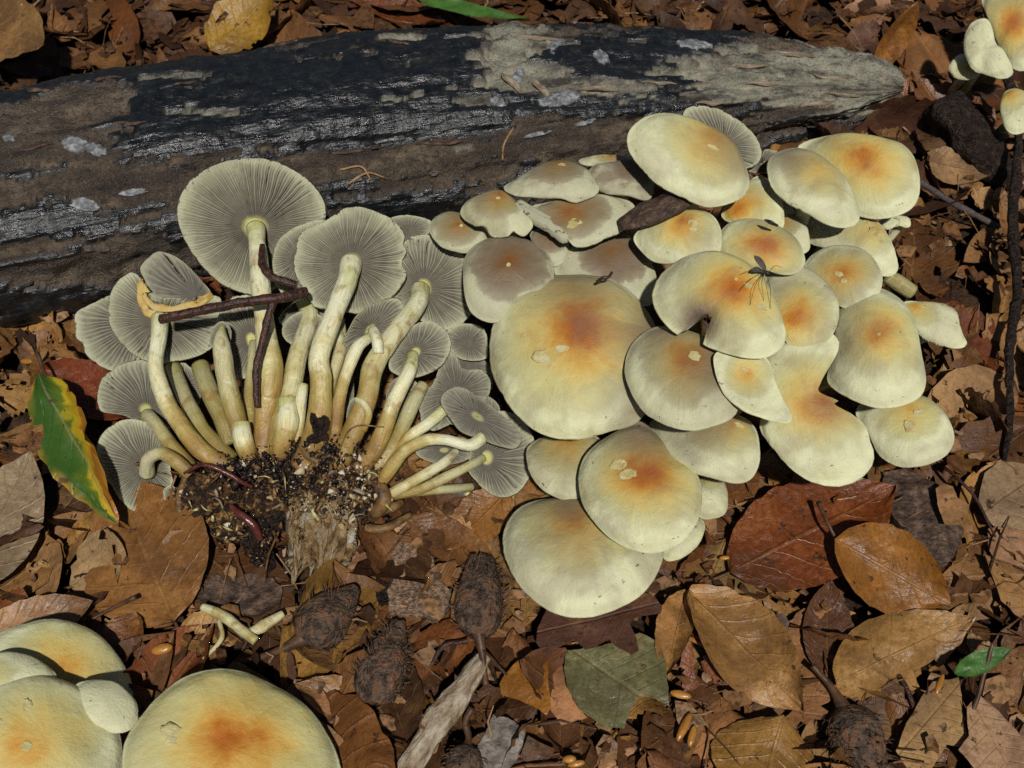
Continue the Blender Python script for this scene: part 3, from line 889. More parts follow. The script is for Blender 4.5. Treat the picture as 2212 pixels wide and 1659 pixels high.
def sheet(pts, z, seed, thick=0.0, cuts=3, crumple=0.12, zt=None, freq=0.7, jag=0.0):
    """A traced thin piece lying at height z; zt=(axis px dir, rise) tilts it. Returns V, F, uv"""
    import bmesh
    P = np.array(pts, float)
    if jag:
        Q = []
        for i in range(len(P)):
            p, q = P[i], P[(i + 1) % len(P)]
            m = max(2, int(np.linalg.norm(q - p) / 7))
            for f in np.linspace(0, 1, m, endpoint=False):
                x = p * (1 - f) + q * f
                j = fbm(np.array([[x[0] * 0.09, x[1] * 0.09, seed]]), 3, seed)[0]
                k = fbm(np.array([[x[0] * 0.09, x[1] * 0.09, seed + 50.0]]), 3, seed + 7)[0]
                Q.append(x + jag * np.array([j, k]))
        P = np.array(Q)
    c = P.mean(0)
    bm = bmesh.new()
    vs = []
    for x, y in P:
        zz = z if zt is None else z + ((x - c[0]) * zt[0] + (c[1] - y) * zt[1]) / 100.0
        vs.append(bm.verts.new(W(x, y, max(0.05, zz))))
    f = bm.faces.new(vs)
    bmesh.ops.triangulate(bm, faces=bm.faces[:])
    for _ in range(cuts):
        long_ = [e for e in bm.edges if e.calc_length() > 0.45]
        if not long_:
            break
        bmesh.ops.subdivide_edges(bm, edges=long_, cuts=1, use_grid_fill=True)
        bmesh.ops.triangulate(bm, faces=bm.faces[:])
    bm.verts.index_update()
    bm.normal_update()
    V = np.array([v.co[:] for v in bm.verts])
    F = [[v.index for v in f.verts] for f in bm.faces]
    nz = sum(f.normal.z for f in bm.faces)
    if nz < 0:
        F = [f[::-1] for f in F]
    bnd = [(e.verts[0].index, e.verts[1].index) for e in bm.edges if e.is_boundary]
    bm.free()
    V[:, 2] += crumple * fbm(np.stack([V[:, 0] * freq, V[:, 1] * freq, np.full(len(V), seed * 1.9)], -1), 4, seed) * 2
    uv = (V[:, :2] - V[:, :2].mean(0)) * 0.25
    if thick:
        n = len(V)
        V2 = V.copy()
        V2[:, 2] -= thick
        dirs = set()
        for f in F:
            for i in range(len(f)):
                dirs.add((f[i], f[(i + 1) % len(f)]))
        F = F + [[i + n for i in f[::-1]] for f in F]
        for a, b in bnd:
            if (a, b) not in dirs:
                a, b = b, a
            F.append([b, a, a + n, b + n])
        V = np.vstack([V, V2])
        uv = np.vstack([uv, uv])
    return V, F, uv

def leaf_sheet(label, pts, z, color, seed, crumple=0.12, zt=None, mat=None, jag=2.0, name='fallen_leaf', cat='leaf', group=None, freq=0.7, mid=None, wpx=200):
    V, F, uv = sheet(pts, z, seed, 0.0, 4, crumple, zt, freq, jag)
    if mid:
        b_, t_ = W(*mid[0], z), W(*mid[1], z)
        L_ = np.linalg.norm(t_ - b_)
        ax_ = (t_ - b_) / L_
        sd_ = np.array([-ax_[1], ax_[0], 0])
        uv = np.stack([((V - b_) @ sd_) / (wpx * 36 / FPX / 2), ((V - b_) @ ax_) / L_], -1)
    else:
        uv = np.stack([.5 + .02 * V[:, 0], .4 + .01 * V[:, 1]], -1)
    o = mk(name, V, F, mat or LEAFM, uv=uv)
    o.color = (color[0] * 1.15, color[1] * 1.12, color[2] * 1.05, 1)
    return tag(o, label, cat, group)

def bark_sheet(label, pts, z, mat, seed, thick=0.35, crumple=0.10, zt=None, name='bark_piece', cat='bark', jag=5.0, freq=0.9):
    V, F, uv = sheet(pts, z, seed, thick, 4, crumple, zt, freq, jag)
    o = mk(name, V, F, mat, uv=uv, smooth=False)
    return tag(o, label, cat)

def husk(label, base, tip, wpx, z, stalk, seed, open_=0.0, bristle=90, zt=None, mat=None):
    """A beech nut husk: pointed bud of four ribbed valves, bristles, stalk."""
    rng = random.Random(seed)
    b, t = W(*base, z), W(*tip, zt if zt is not None else z)
    ax = t - b
    L = np.linalg.norm(ax)
    ax = ax / L
    wd = wpx * ((b - CAM) @ FWD) / FPX / 2
    yv = nrm(np.cross([0, 0, 1.0], ax))
    zv = np.cross(ax, yv)
    root = thing('beech_husk', label, 'husk', b * np.array([1, 1, 0]), 'beech nut husks among the leaves')
    parts, spikes = [], []
    nval = 4
    for k in range(nval):
        th = np.linspace(-math.pi / 4 * 1.12, math.pi / 4 * 1.12, 9) + k * math.pi / 2 + 0.5
        u = np.linspace(0, 1, 13)
        U, TH = np.meshgrid(u, th, indexing='ij')
        prof = np.sin(math.pi * np.clip(U * 0.93 + 0.03, 0, 1) ** 0.72) ** 0.75 * (1 - 0.35 * U)
        rr = wd * prof * (1.0 - 0.10 * np.abs(TH - th.mean()) / 0.8 * 1.0) + open_ * wd * U ** 2.0
        narrow = 1 - open_ * 0.5 * U ** 2
        A = th.mean() + (TH - th.mean()) * narrow
        V = b + (U * L)[..., None] * ax + (rr * np.cos(A))[..., None] * yv + (0.8 * rr * np.sin(A))[..., None] * zv
        V = V.reshape(-1, 3)
        V = V + (0.09 * wd * fbm(V * 3.0, 3, seed + k))[:, None] * nrm(ax + zv)
        mk('valve', V, grid_faces(13, 9, wrap=False), mat or HUSKM, root)
        for _ in range(bristle // nval):
            uu = rng.uniform(0.12, 0.98)
            i, j = int(uu * 12), rng.randrange(9)
            p = V.reshape(13, 9, 3)[i, j]
            out = nrm(np.cos(A[i, j]) * yv + np.sin(A[i, j]) * zv)
            ln = wd * rng.uniform(0.16, 0.34)
            d1 = nrm(out + 0.5 * ax * rng.uniform(-0.2, 1.2) + 0.3 * np.array([rng.uniform(-1, 1) for _ in range(3)]))
            q1, q2 = p + d1 * ln * 0.6, p + d1 * ln + ax * ln * 0.35
            sv, sf, _, _ = tube([p, q1, q2], [0.028, 0.018, 0.006], 4, 4, close=False)
            spikes.append((sv, sf, {}))
    V, F, _ = join(spikes)
    o = mk('bristles', V, F, mat or HUSKM, root)
    o['kind'] = 'stuff'
    pts = [b + 0.1 * L * ax] + [W(*p, zz) for p, zz in stalk]
    sv, sf, suv, _ = tube(pts, [wd * 0.32, wd * 0.16, 0.11, 0.09, 0.11], 9, 18, 0.12, seed)
    mk('stalk', sv, sf, STALKM, root, uv=suv)
    return root

def twig(label, branches, mat=None, name='twig', seed=1, knots=0.22):
    """branches: [( [(px, py, depth)...], [radii] )...]; the first is the main stem."""
    base = Pd(*branches[0][0][0])
    if len(branches) == 1:
        V, F, uv, t = tube([Pd(*p) for p in branches[0][0]], branches[0][1], 10, 12 * len(branches[0][0]), knots, seed, 2.2)
        return tag(mk(name, V, F, mat or TWIGM, uv=uv), label, 'twig')
    root = thing(name, label, 'twig', base)
    for i, (p, r) in enumerate(branches):
        V, F, uv, t = tube([Pd(*q) for q in p], r, 14, 18 * len(p), knots * 1.5, seed + i, 3.6)
        mk('stem' if i == 0 else 'branch', V, F, mat or TWIGM, root, uv=uv)
    return root

# ------------------------------------------------------------------ the ground
def axis_steps(lo, hi, step, far):
    core = np.arange(lo, hi + step / 2, step)
    ext = far * (np.linspace(0, 1, 10)[1:] ** 2)
    return np.concatenate([lo - ext[::-1], core, hi + ext])
gx, gy = axis_steps(-42, 42, 0.7, 400), axis_steps(-28, 62, 0.7, 400)
GX, GY = np.meshgrid(gx, gy, indexing='ij')
q = np.stack([GX * 0.12, GY * 0.12, np.zeros_like(GX)], -1).reshape(-1, 3)
GZ = 0.5 * fbm(q, 4, 3) - 0.25 + 0.10 * fbm(q * 9, 3, 8)
V = np.stack([GX.ravel(), GY.ravel(), GZ], -1)
g = mk('ground', V, np.ascontiguousarray(grid_faces(len(gx), len(gy), wrap=False)), SOILM, org=np.zeros(3))
g['kind'] = 'structure'
g['label'] = 'dark damp forest soil under the fallen leaves'

# ------------------------------------------------------------------ the log
def build_log():
    # where its middle is seen, height of the middle, half width, half height
    sec = [(-560, 540, 2.6, 5.6, 4.0), (-250, 492, 2.5, 5.5, 3.9), (0, 452, 2.4, 5.35, 3.8), (350, 385, 2.3, 5.2, 3.75), (700, 318, 2.2, 4.9, 3.55), (1000, 272, 2.1, 4.7, 3.3),
           (1300, 236, 1.9, 4.1, 2.9), (1500, 214, 1.8, 3.5, 2.5), (1700, 196, 1.7, 2.9, 2.05), (1810, 190, 1.6, 2.3, 1.5), (1880, 190, 1.5, 1.55, 1.0), (1915, 190, 1.5, .95, .6), (1948, 192, 1.5, 0.3, 0.25)]
    C = np.array([W(x, y, z) for x, y, z, a, b in sec])
    nl, nt = 520, 170
    arc = np.concatenate([[0], np.cumsum(np.linalg.norm(np.diff(C, axis=0), axis=1))])
    u = np.linspace(0, arc[-1], nl)
    Cc = np.stack([np.interp(u, arc, C[:, k]) for k in range(3)], -1)
    ker = np.exp(-0.5 * (np.arange(-24, 25) / 11) ** 2); ker /= ker.sum()
    for k in range(3):
        Cc[:, k] = np.convolve(np.pad(Cc[:, k], 24, mode='reflect', reflect_type='odd'), ker, 'valid')
    A = np.interp(u, arc, [s[3] for s in sec])
    B = np.interp(u, arc, [s[4] for s in sec])
    T = np.gradient(Cc, axis=0); T /= np.linalg.norm(T, axis=1)[:, None]
    side = np.cross(T, [0, 0, 1.0]); side /= np.linalg.norm(side, axis=1)[:, None]     # towards the viewer
    upv = np.cross(side, T)
    th = np.arange(nt) * 2 * math.pi / nt
    ct, st = np.cos(th), np.sin(th)
    e = 0.86
    cx, sx = np.sign(ct) * np.abs(ct) ** e, np.sign(st) * np.abs(st) ** e
    U, TH = np.meshgrid(u, th, indexing='ij')
    base = np.stack([cx, sx], -1)
    V = Cc[:, None] + (A[:, None] * cx)[..., None] * side[:, None] + (B[:, None] * sx)[..., None] * upv[:, None]
    N = (cx[None, :, None] * side[:, None] + sx[None, :, None] * upv[:, None])
    N /= np.linalg.norm(N, axis=2)[..., None]
    g = np.stack([U * 0.16, np.cos(TH) * 4.2, np.sin(TH) * 4.2], -1).reshape(-1, 3)
    grain = fbm(g, 5, 41, 0.62).reshape(nl, nt)
    big = fbm(np.stack([U * 0.09, np.cos(TH) * 1.1, np.sin(TH) * 1.1], -1).reshape(-1, 3), 3, 44).reshape(nl, nt)
    px = proj(V.reshape(-1, 3)).reshape(nl, nt, 2)
    # bark that is left: large sheets and islands; bare wood: bands along the grain
    blobs = [(640, 220, 330, 85, 1.0), (900, 180, 180, 110, 0.9), (330, 215, 120, 60, .45), (1010, 235, 90, 70, .6), (470, 300, 200, 30, .5), (90, 470, 260, 60, .55), (60, 660, 330, 45, .8),
             (1230, 150, 120, 70, .55), (1350, 160, 160, 60, .5), (1640, 222, 90, 22, .9), (800, 415, 300, 35, .55), (960, 470, 160, 30, .8), (200, 170, 220, 18, .8), (10, 215, 60, 14, .8), (1490, 90, 110, 22, .8), (1420, 205, 130, 25, .5),
             (120, 260, 200, 55, -.8), (60, 330, 160, 45, -.7), (260, 600, 170, 50, -.8), (450, 390, 330, 32, -.6), (800, 350, 260, 22, -.75), (1150, 300, 260, 26, -.5), (1130, 90, 70, 20, -.9), (1180, 190, 110, 40, -.5), (420, 240, 60, 18, -.5)]
    bias = np.full((nl, nt), -0.08)
    for bx, by, rx, ry, v in blobs:
        d2 = ((px[..., 0] - bx) / rx) ** 2 + ((px[..., 1] - by - (bx - px[..., 0]) * 0.10) / ry) ** 2
        bias += v * np.exp(-d2 * 0.8)
    isl = fbm(np.stack([U * 0.34, np.cos(TH) * 6.5, np.sin(TH) * 6.5], -1).reshape(-1, 3), 6, 52, 0.68).reshape(nl, nt)
    bark = sstep(0.03, 0.11, bias * .8 + 1.5 * isl)
    pale_b = np.full((nl, nt), -0.55)
    for bx, by, rx, ry, v in [(1700, 135, 190, 48, 1.25), (1830, 190, 110, 60, 1.2), (1560, 215, 160, 24, .8), (1100, 150, 90, 40, .75), (1120, 90, 80, 24, .9), (1300, 190, 110, 22, .6), (480, 250, 90, 12, .55), (960, 320, 150, 12, .6),
                              (1190, 190, 50, 22, .6), (330, 175, 90, 10, .5), (560, 78, 90, 10, .8), (870, 90, 60, 14, .6), (430, 175, 60, 8, .6), (110, 270, 70, 30, .45)]:
        pale_b += v * np.exp(-0.8 * (((px[..., 0] - bx) / rx) ** 2 + ((px[..., 1] - by) / ry) ** 2))
    pale = sstep(0.0, 0.12, pale_b + 1.0 * isl - 0.35 * grain)
    bark = bark * (1 - pale)
    crack = np.exp(-((px[..., 1] - (372 - 0.085 * px[..., 0] + 10 * grain)) / 4.0) ** 2) * sstep(500, 620, px[..., 0]) * (1 - sstep(1150, 1300, px[..., 0]))
    rough = fbm(V.reshape(-1, 3) * 1.1, 4, 91, .6).reshape(nl, nt)
    disp = (0.6 - .15 * bark) * grain + 0.5 * big + (0.34 - .24 * bark) * rough + 0.16 * bark + 0.06 * pale - 0.45 * crack
    jag = sstep(arc[-1] - 9, arc[-1], U)
    disp = disp + pale * (.45 * grain + .16 * np.round(grain * 4) / 2)
    disp = disp * (1 - 0.3 * jag) + jag * 0.5 * fbm(g * 2.0, 4, 77, .65).reshape(nl, nt)
    V = V + disp[..., None] * N
    V = V.reshape(-1, 3)
    endp = Cc[-1]
    F = grid_faces(nl, nt)
    root = thing('fallen_log', 'dark wet rotting log with peeling black bark lying across the leaves', 'log', np.array([Cc[200][0], Cc[200][1], 0]))
    o = mk('wood', V, F, LOGM, root, {'bark': bark.ravel(), 'pale': pale.ravel(), 'along': (U / arc[-1]).ravel()})
    gv = np.stack([U * 0.35, np.cos(TH) * 5.5, np.sin(TH) * 5.5], -1).reshape(-1, 3)
    at = o.data.attributes.new('gv', 'FLOAT_VECTOR', 'POINT')
    at.data.foreach_set('vector', np.ascontiguousarray(gv, dtype=np.float32).ravel())
    # lichen scabs and bark flakes sit on the surface
    front = (N.reshape(-1, 3) @ (-FWD)) > 0.05
    pv = proj(V)
    def surf(x, y):
        d2 = (pv[:, 0] - x) ** 2 + (pv[:, 1] - y) ** 2 + np.where(front, 0, 1e9)
        i = int(np.argmin(d2))
        return V[i], N.reshape(-1, 3)[i]
    def smooth_surf(x, y):
        d2 = (pv[:, 0] - x) ** 2 + (pv[:, 1] - y) ** 2 + np.where(front, 0, 1e9)
        i = np.argpartition(d2, 24)[:24]
        w_ = 1 / (d2[i] + 40.0)
        w_ /= w_.sum()
        nn = nrm((N.reshape(-1, 3)[i] * w_[:, None]).sum(0))
        r = ray(x, y)
        c_ = (V[i] * w_[:, None]).sum(0)
        return CAM + r * (((c_ - CAM) @ nn) / (r @ nn)), nn
    def scab(name, x, y, wx, wy, mat, seed, ang=0, h=0.05):
        k = 34
        tt = np.arange(k) * 2 * math.pi / k
        w = .95 + .6 * fbm(np.stack([np.cos(tt) * 1.9, np.sin(tt) * 1.9, np.full(k, seed * 1.1)], -1), 5, seed, 0.75)
        ca, sa = math.cos(math.radians(ang)), math.sin(math.radians(ang))
        rows = []
        for f, hh in ((1.04, -0.3), (1.0, 0.02), (0.9, h), (0.6, h * 0.8), (0.3, h), (0.02, h)):
            dx, dy = w * f * np.cos(tt) * wx / 2, w * f * np.sin(tt) * wy / 2
            for q in range(k):
                p, n = smooth_surf(x + dx[q] * ca + dy[q] * sa, y - dx[q] * sa + dy[q] * ca)
                rows.append(p + n * (hh + .06))
        mk(name, np.array(rows), grid_faces(6, k), mat, root)
    for i, (x, y, wx, wy, an) in enumerate([(160, 312, 54, 34, 0), (208, 324, 50, 26, -15), (185, 443, 70, 30, -10), (290, 415, 60, 16, 8), (1200, 103, 36, 30, 30), (1300, 125, 38, 22, -35), (1210, 215, 92, 34, 10), (1075, 222, 36, 20, -20),
                                            (1500, 97, 70, 18, -8), (1120, 165, 28, 26, 40), (1160, 290, 60, 10, 12), (20, 300, 26, 12, 0), (1265, 265, 50, 12, 18)]):
        scab('lichen_patch', x, y, wx, wy, LICHM, i + 3, an)
    for i, (x, y, l, dy, r_) in enumerate([(560, 80, 90, -10, .14), (1090, 78, 130, 8, .2), (800, 90, 90, 4, .16), (1085, 160, 50, 50, .25), (1140, 165, 60, 55, .22), (1240, 190, 110, 4, .22), (1500, 222, 80, 2, .15), (370, 186, 70, -8, .1), (1560, 142, 120, 4, .2), (1720, 230, 100, -16, .18), (1640, 110, 150, 16, .22),
                                           (1600, 180, 120, 4, .14), (1750, 160, 110, 20, .2), (240, 270, 80, -6, .1), (700, 330, 150, -14, .12), (880, 316, 160, -14, .12), (30, 320, 90, -8, .12), (500, 420, 120, -12, .1), (1780, 200, 90, 10, .14), (1380, 175, 90, 8, .12), (0, 205, 140, -16, .12), (150, 175, 120, -10, .1)]):
        P = []
        for q in range(5):
            p, n = surf(x + l * q / 4, y + dy * q / 4)
            P.append(p + n * (-.03 if q in (0, 4) else .02))
        V2, F2, uv2, t2 = tube(P, [.01, r_ * .8, r_, r_ * .6, .01], 10, 26, .5, 60 + i, 2.2, .5)
        mk('wood_splinter', V2, F2, PUREWOODM if x > 1000 else DARKBARKM, root, uv=uv2)
    return surf
log_surf = build_log()

# ------------------------------------------------------------------ the clump growing beside the log
CM = cap_mushroom
capA = CM('largest mushroom with broad yellowish orange cap and a pale torn flesh scrap', [(1245, 580), (1330, 600), (1390, 650), (1418, 700), (1425, 780), (1395, 890), (1330, 922), (1240, 948), (1160, 930), (1095, 870), (1058, 790), (1055, 720), (1075, 670), (1110, 625), (1165, 592)], 35.7,
   centre=(1240, 760), cc=(1258, 722), rc=.98, seed=2, stain=[(1415, 740, 75, .9), (1240, 570, 110, .75), (1390, 870, 75, .8), (1060, 760, 40, .3)], tilt=(95, 22), dome=.17, flakes=[(1180, 772, 76, 38, -6), (1213, 752, 34, 18, 0), (1135, 726, 22, 14, 0)])
capB = CM('dusky cap overlapping the largest cap, brown dimpled scar at its orange centre', [(1415, 698), (1470, 705), (1540, 735), (1590, 800), (1597, 850), (1593, 885), (1570, 905), (1500, 925), (1440, 915), (1385, 880), (1355, 830), (1347, 780), (1365, 730)], 33.75,
   cc=(1502, 775), rc=1.0, seed=3, stain=[(1560, 790, 100, 1.0), (1430, 700, 70, .9)], dusk=.4, dome=.15, tilt=(100, 24), flakes=[(1500, 768, 36, 24, -40)])
capC = CM('cap with a deep curled notch in its rim and a gnat on it', [(1408, 620), (1430, 580), (1480, 550), (1550, 542), (1610, 560), (1650, 600), (1680, 660), (1698, 715), (1690, 745), (1650, 768), (1600, 770), (1550, 757), (1514, 736), (1541, 698), (1531, 690), (1524, 681), (1475, 712), (1462, 718), (1430, 690), (1410, 655)], 33.7,
   centre=(1585, 640), cc=(1590, 630), rc=1.05, seed=4, dome=.2, tilt=(95, 22), smooth=.35, notch=(222, 14, .1), stain=[(1512, 692, 36, 1.75), (1450, 590, 40, .3)], flakes=[(1615, 617, 26, 12, -20), (1590, 603, 9, 8, 0), (1640, 660, 36, 14, -30)])
CM('upturned dish shaped cap with orange hollow and thick pale rim', [(1543, 762), (1600, 755), (1655, 775), (1670, 820), (1690, 865), (1718, 911), (1702, 919), (1650, 907), (1600, 887), (1560, 848), (1542, 800)], 33.05,
   centre=(1620, 835), cc=(1618, 806), rc=.9, seed=5, dome=.02, dish=.16, wave=.02, tilt=(60, 24), flakes=[(1608, 798, 22, 9, -20), (1632, 838, 9, 7, 0)])
CM('kidney shaped cap bent round a hollow, with dark scratches near its rim', [(1721, 720), (1758, 702), (1792, 711), (1815, 739), (1808, 764), (1789, 798), (1774, 825), (1771, 850), (1789, 869), (1832, 872), (1863, 906), (1882, 952), (1891, 983), (1882, 1010), (1854, 1038), (1808, 1052), (1752, 1041), (1709, 1014), (1666, 967), (1642, 930), (1642, 906), (1659, 869), (1644, 813), (1646, 776), (1675, 745)], 34.9,
   centre=(1715, 860), cc=(1778, 868), rc=.95, seed=6, dome=.13, tilt=(90, 6), smooth=.8, wave=.03, stain=[(1790, 880, 50, .5)])
CM('grey rimmed cap with a greenish scab beside its orange centre', [(1385, 905), (1420, 940), (1460, 970), (1500, 1010), (1516, 1050), (1512, 1110), (1490, 1150), (1450, 1178), (1390, 1186), (1330, 1170), (1285, 1130), (1255, 1080), (1247, 1020), (1262, 975), (1300, 945), (1350, 925)], 34.3,
   cc=(1408, 1025), rc=.95, seed=7, stain=[(1390, 925, 85, 1.0)], dome=.14, tilt=(100, 24), wave=.05, flakes=[(1338, 1003, 40, 28, 10), (1356, 1025, 44, 26, 0)])
CM('cream cap with a bent fold and dashed dark marks along its rim', [(1397, 900), (1404, 931), (1425, 962), (1456, 996), (1499, 1021), (1560, 1033), (1615, 1028), (1640, 995), (1640, 950), (1625, 905), (1570, 885), (1480, 880)], 34.7,
   cc=(1585, 915), rc=1.0, seed=8, stain=[(1500, 910, 90, .8)], dome=.18, tilt=(95, 26), bend=(-30, -.12), dusk=.15, flakes=[(1592, 917, 26, 12, -20)])
CM('pale yellow cap lowest in the dense clump, touching the dark lobed leaf', [(1085, 1180), (1090, 1120), (1130, 1078), (1190, 1066), (1270, 1075), (1380, 1110), (1432, 1165), (1432, 1205), (1402, 1265), (1350, 1305), (1280, 1326), (1210, 1320), (1150, 1290), (1105, 1240)], 34.4,
   cc=(1245, 1128), rc=1.05, seed=9, stain=[(1230, 1080, 70, .8)], dome=.2, tilt=(92, 26), flakes=[(1290, 1222, 12, 16, 0)])
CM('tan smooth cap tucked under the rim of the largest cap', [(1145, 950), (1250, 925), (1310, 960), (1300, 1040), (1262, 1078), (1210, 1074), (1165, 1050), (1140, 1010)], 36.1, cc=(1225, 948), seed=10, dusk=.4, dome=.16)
CM('small pale cap seen edge on below the dashed rim cap', [(1512, 1025), (1562, 1030), (1572, 1100), (1545, 1119), (1512, 1113), (1495, 1070)], 36.0, seed=11, dome=.3, tilt=(60, 30), cc=(1520, 1020), dusk=.2)
CM('small cream cap almost hidden under the grey rimmed cap', [(1420, 1140), (1480, 1110), (1522, 1125), (1515, 1165), (1490, 1195), (1460, 1209), (1433, 1205)], 35.9, seed=12, cc=(1440, 1130), dome=.2)
CM('rounded cap with orange centre and a tiny black hole', [(1812, 640), (1850, 618), (1900, 614), (1945, 638), (1975, 690), (1990, 760), (2003, 810), (1992, 850), (1955, 872), (1900, 881), (1850, 868), (1800, 838), (1783, 812), (1798, 770), (1806, 700)], 35.2,
   cc=(1903, 732), rc=1.0, seed=13, stain=[(1815, 760, 50, .5), (1840, 630, 45, .4)], dome=.24, tilt=(85, 20), umbo=.03, flakes=[(1898, 722, 9, 8, 0)])
CM('yellowish cap with two raised warts lying low on the leaves', [(1845, 882), (1900, 850), (1990, 850), (2030, 880), (2058, 920), (2063, 950), (2040, 985), (1990, 1006), (1940, 1006), (1900, 980), (1875, 935)], 36.3,
   cc=(1965, 885), seed=14, dome=.22, tilt=(80, 22), flakes=[(1985, 893, 28, 20, 0), (1966, 922, 26, 34, 20)])
CM('smooth cap with an orange lower centre behind the notched cap', [(1655, 575), (1720, 567), (1770, 590), (1805, 630), (1813, 680), (1795, 725), (1740, 765), (1695, 735), (1660, 660)], 35.6, stain=[(1680, 600, 50, .5)], cc=(1712, 700), rc=1.0, seed=15, dome=.16)
CM('grey cap with a cluster of yellow warts at its centre', [(1735, 580), (1755, 545), (1800, 527), (1850, 530), (1890, 560), (1908, 600), (1890, 645), (1830, 665), (1775, 630)], 36.3, cc=(1820, 598), seed=16, dusk=.35, dome=.2,
   flakes=[(1812, 592, 22, 14, -20), (1822, 606, 16, 12, 0)])
CM('deep orange domed cap above the gnat', [(1545, 515), (1580, 477), (1630, 468), (1690, 490), (1728, 525), (1740, 570), (1700, 590), (1640, 580), (1560, 560)], 36.1, stain=[(1720, 500, 50, .5)], cc=(1655, 545), rc=1.25, seed=17, dome=.24)
CM('orange torn cap with a dark pit in its skin', [(1365, 510), (1390, 488), (1440, 455), (1500, 449), (1548, 470), (1560, 510), (1550, 550), (1490, 566), (1430, 566), (1395, 550)], 36.4, cc=(1478, 485), rc=1.05, seed=18, dome=.2, wave=.05, flakes=[(1500, 487, 40, 26, -25)])
CM('broad tilted cap highest in the clump against the log', [(1372, 262), (1395, 246), (1430, 239), (1490, 250), (1550, 275), (1600, 330), (1625, 385), (1610, 422), (1570, 440), (1520, 444), (1460, 420), (1400, 375), (1365, 330), (1354, 290)], 36.4,
   centre=(1495, 345), cc=(1545, 305), rc=1.05, seed=19, stain=[(1600, 300, 70, .7)], dome=.17, tilt=(60, 28), flakes=[(1540, 318, 30, 9, -35)])
CM('long oval cap leaning over the large orange cap', [(1660, 345), (1680, 320), (1730, 314), (1790, 345), (1840, 400), (1863, 450), (1855, 480), (1820, 488), (1770, 472), (1700, 430), (1663, 392)], 36.9, cc=(1765, 372), rc=1.05, seed=20, dusk=.15, stain=[(1690, 330, 60, .7)], dome=.2, tilt=(60, 35))
CM('large orange cap with dried slime strands in a central hollow', [(1712, 305), (1800, 284), (1850, 288), (1900, 292), (1950, 310), (1980, 350), (1989, 400), (1975, 442), (1935, 466), (1880, 471), (1830, 455), (1770, 400)], 38.2,
   centre=(1870, 375), cc=(1860, 345), rc=1.3, seed=21, dome=.2, wave=.05, notch=(150, 25, .12))
CM('ragged cap with raw yellow flesh showing, under the long oval cap', [(1720, 470), (1800, 470), (1890, 470), (1920, 510), (1940, 560), (1938, 590), (1900, 592), (1860, 570), (1780, 535), (1740, 515)], 37.9, cc=(1895, 500), rc=1.0, seed=22, dome=.2, flakes=[(1890, 510, 36, 50, 20), (1870, 480, 16, 16, 0)])
CM('yellow cap peeping out below the highest cap', [(1555, 462), (1600, 405), (1640, 376), (1675, 405), (1693, 450), (1690, 492), (1640, 500)], 37.7, cc=(1590, 455), rc=1.1, seed=23, dome=.2)
CM('small greyish cap wedged between the yellow and long oval caps', [(1660, 400), (1705, 405), (1728, 455), (1690, 478), (1660, 460)], 38.2, seed=24, dusk=.4, cc=(1670, 400))
CM('small grey cap squeezed above the warty grey cap', [(1680, 470), (1722, 462), (1745, 495), (1748, 540), (1715, 545), (1685, 510)], 37.6, seed=25, dusk=.5, cc=(1690, 480))
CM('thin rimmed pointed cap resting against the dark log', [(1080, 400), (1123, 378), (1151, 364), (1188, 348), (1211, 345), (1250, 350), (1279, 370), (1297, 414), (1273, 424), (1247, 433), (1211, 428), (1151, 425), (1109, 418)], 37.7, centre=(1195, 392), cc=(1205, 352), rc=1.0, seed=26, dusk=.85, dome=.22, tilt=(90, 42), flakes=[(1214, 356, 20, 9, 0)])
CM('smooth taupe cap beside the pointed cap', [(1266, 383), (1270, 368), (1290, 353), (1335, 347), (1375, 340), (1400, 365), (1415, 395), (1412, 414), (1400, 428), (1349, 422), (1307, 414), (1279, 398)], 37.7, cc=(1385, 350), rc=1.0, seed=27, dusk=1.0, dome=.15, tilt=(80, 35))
CM('thin sliver of a cap between the log and the taupe cap', [(1245, 346), (1275, 336), (1330, 334), (1372, 340), (1345, 356), (1290, 358)], 38.7, seed=28, dusk=.3, tilt=(90, 50), dome=.1, cc=(1320, 336))
CM('small cap with nibbled lower rim near the log', [(993, 454), (1004, 434), (1032, 417), (1066, 407), (1097, 416), (1122, 440), (1151, 476), (1147, 495), (1129, 508), (1112, 500), (1097, 508), (1064, 506), (1047, 490), (1024, 486), (1001, 471)], 37.5, centre=(1072, 458), cc=(1080, 424), rc=1.0, seed=29, dusk=.55, dome=.2, tilt=(95, 35), jag=.05, smooth=.8, flakes=[(1076, 428, 10, 8, 0)])
torn = CM('torn brown cap with its thick cream flesh broken open', [(1130, 445), (1200, 432), (1290, 422), (1365, 430), (1372, 470), (1345, 500), (1310, 515), (1280, 527), (1240, 528), (1222, 510), (1205, 492), (1160, 470)], 37.3, centre=(1265, 472), cc=(1230, 458), rc=1.1, seed=30, dusk=.85, dome=.12, dish=.05, tilt=(85, 32), jag=.04)
patch(torn, [(1110, 437), (1125, 432), (1150, 447), (1190, 468), (1226, 488), (1232, 512), (1215, 519), (1185, 496), (1150, 476), (1118, 456)], .08, GILLM, 'broken_flesh', seed=4, thick=.3)
flake(torn, 1240, 482, 40, 24, 20, seed=4)
CM('small pinkish orange cap peeping from behind the gilled caps', [(925, 492), (940, 466), (975, 455), (1012, 465), (1055, 500), (1050, 530), (1000, 545), (950, 530)], 38.2, cc=(992, 492), rc=1.1, seed=31, dusk=.8, dome=.22, umbo=.06, flakes=[(996, 488, 9, 8, 0)])
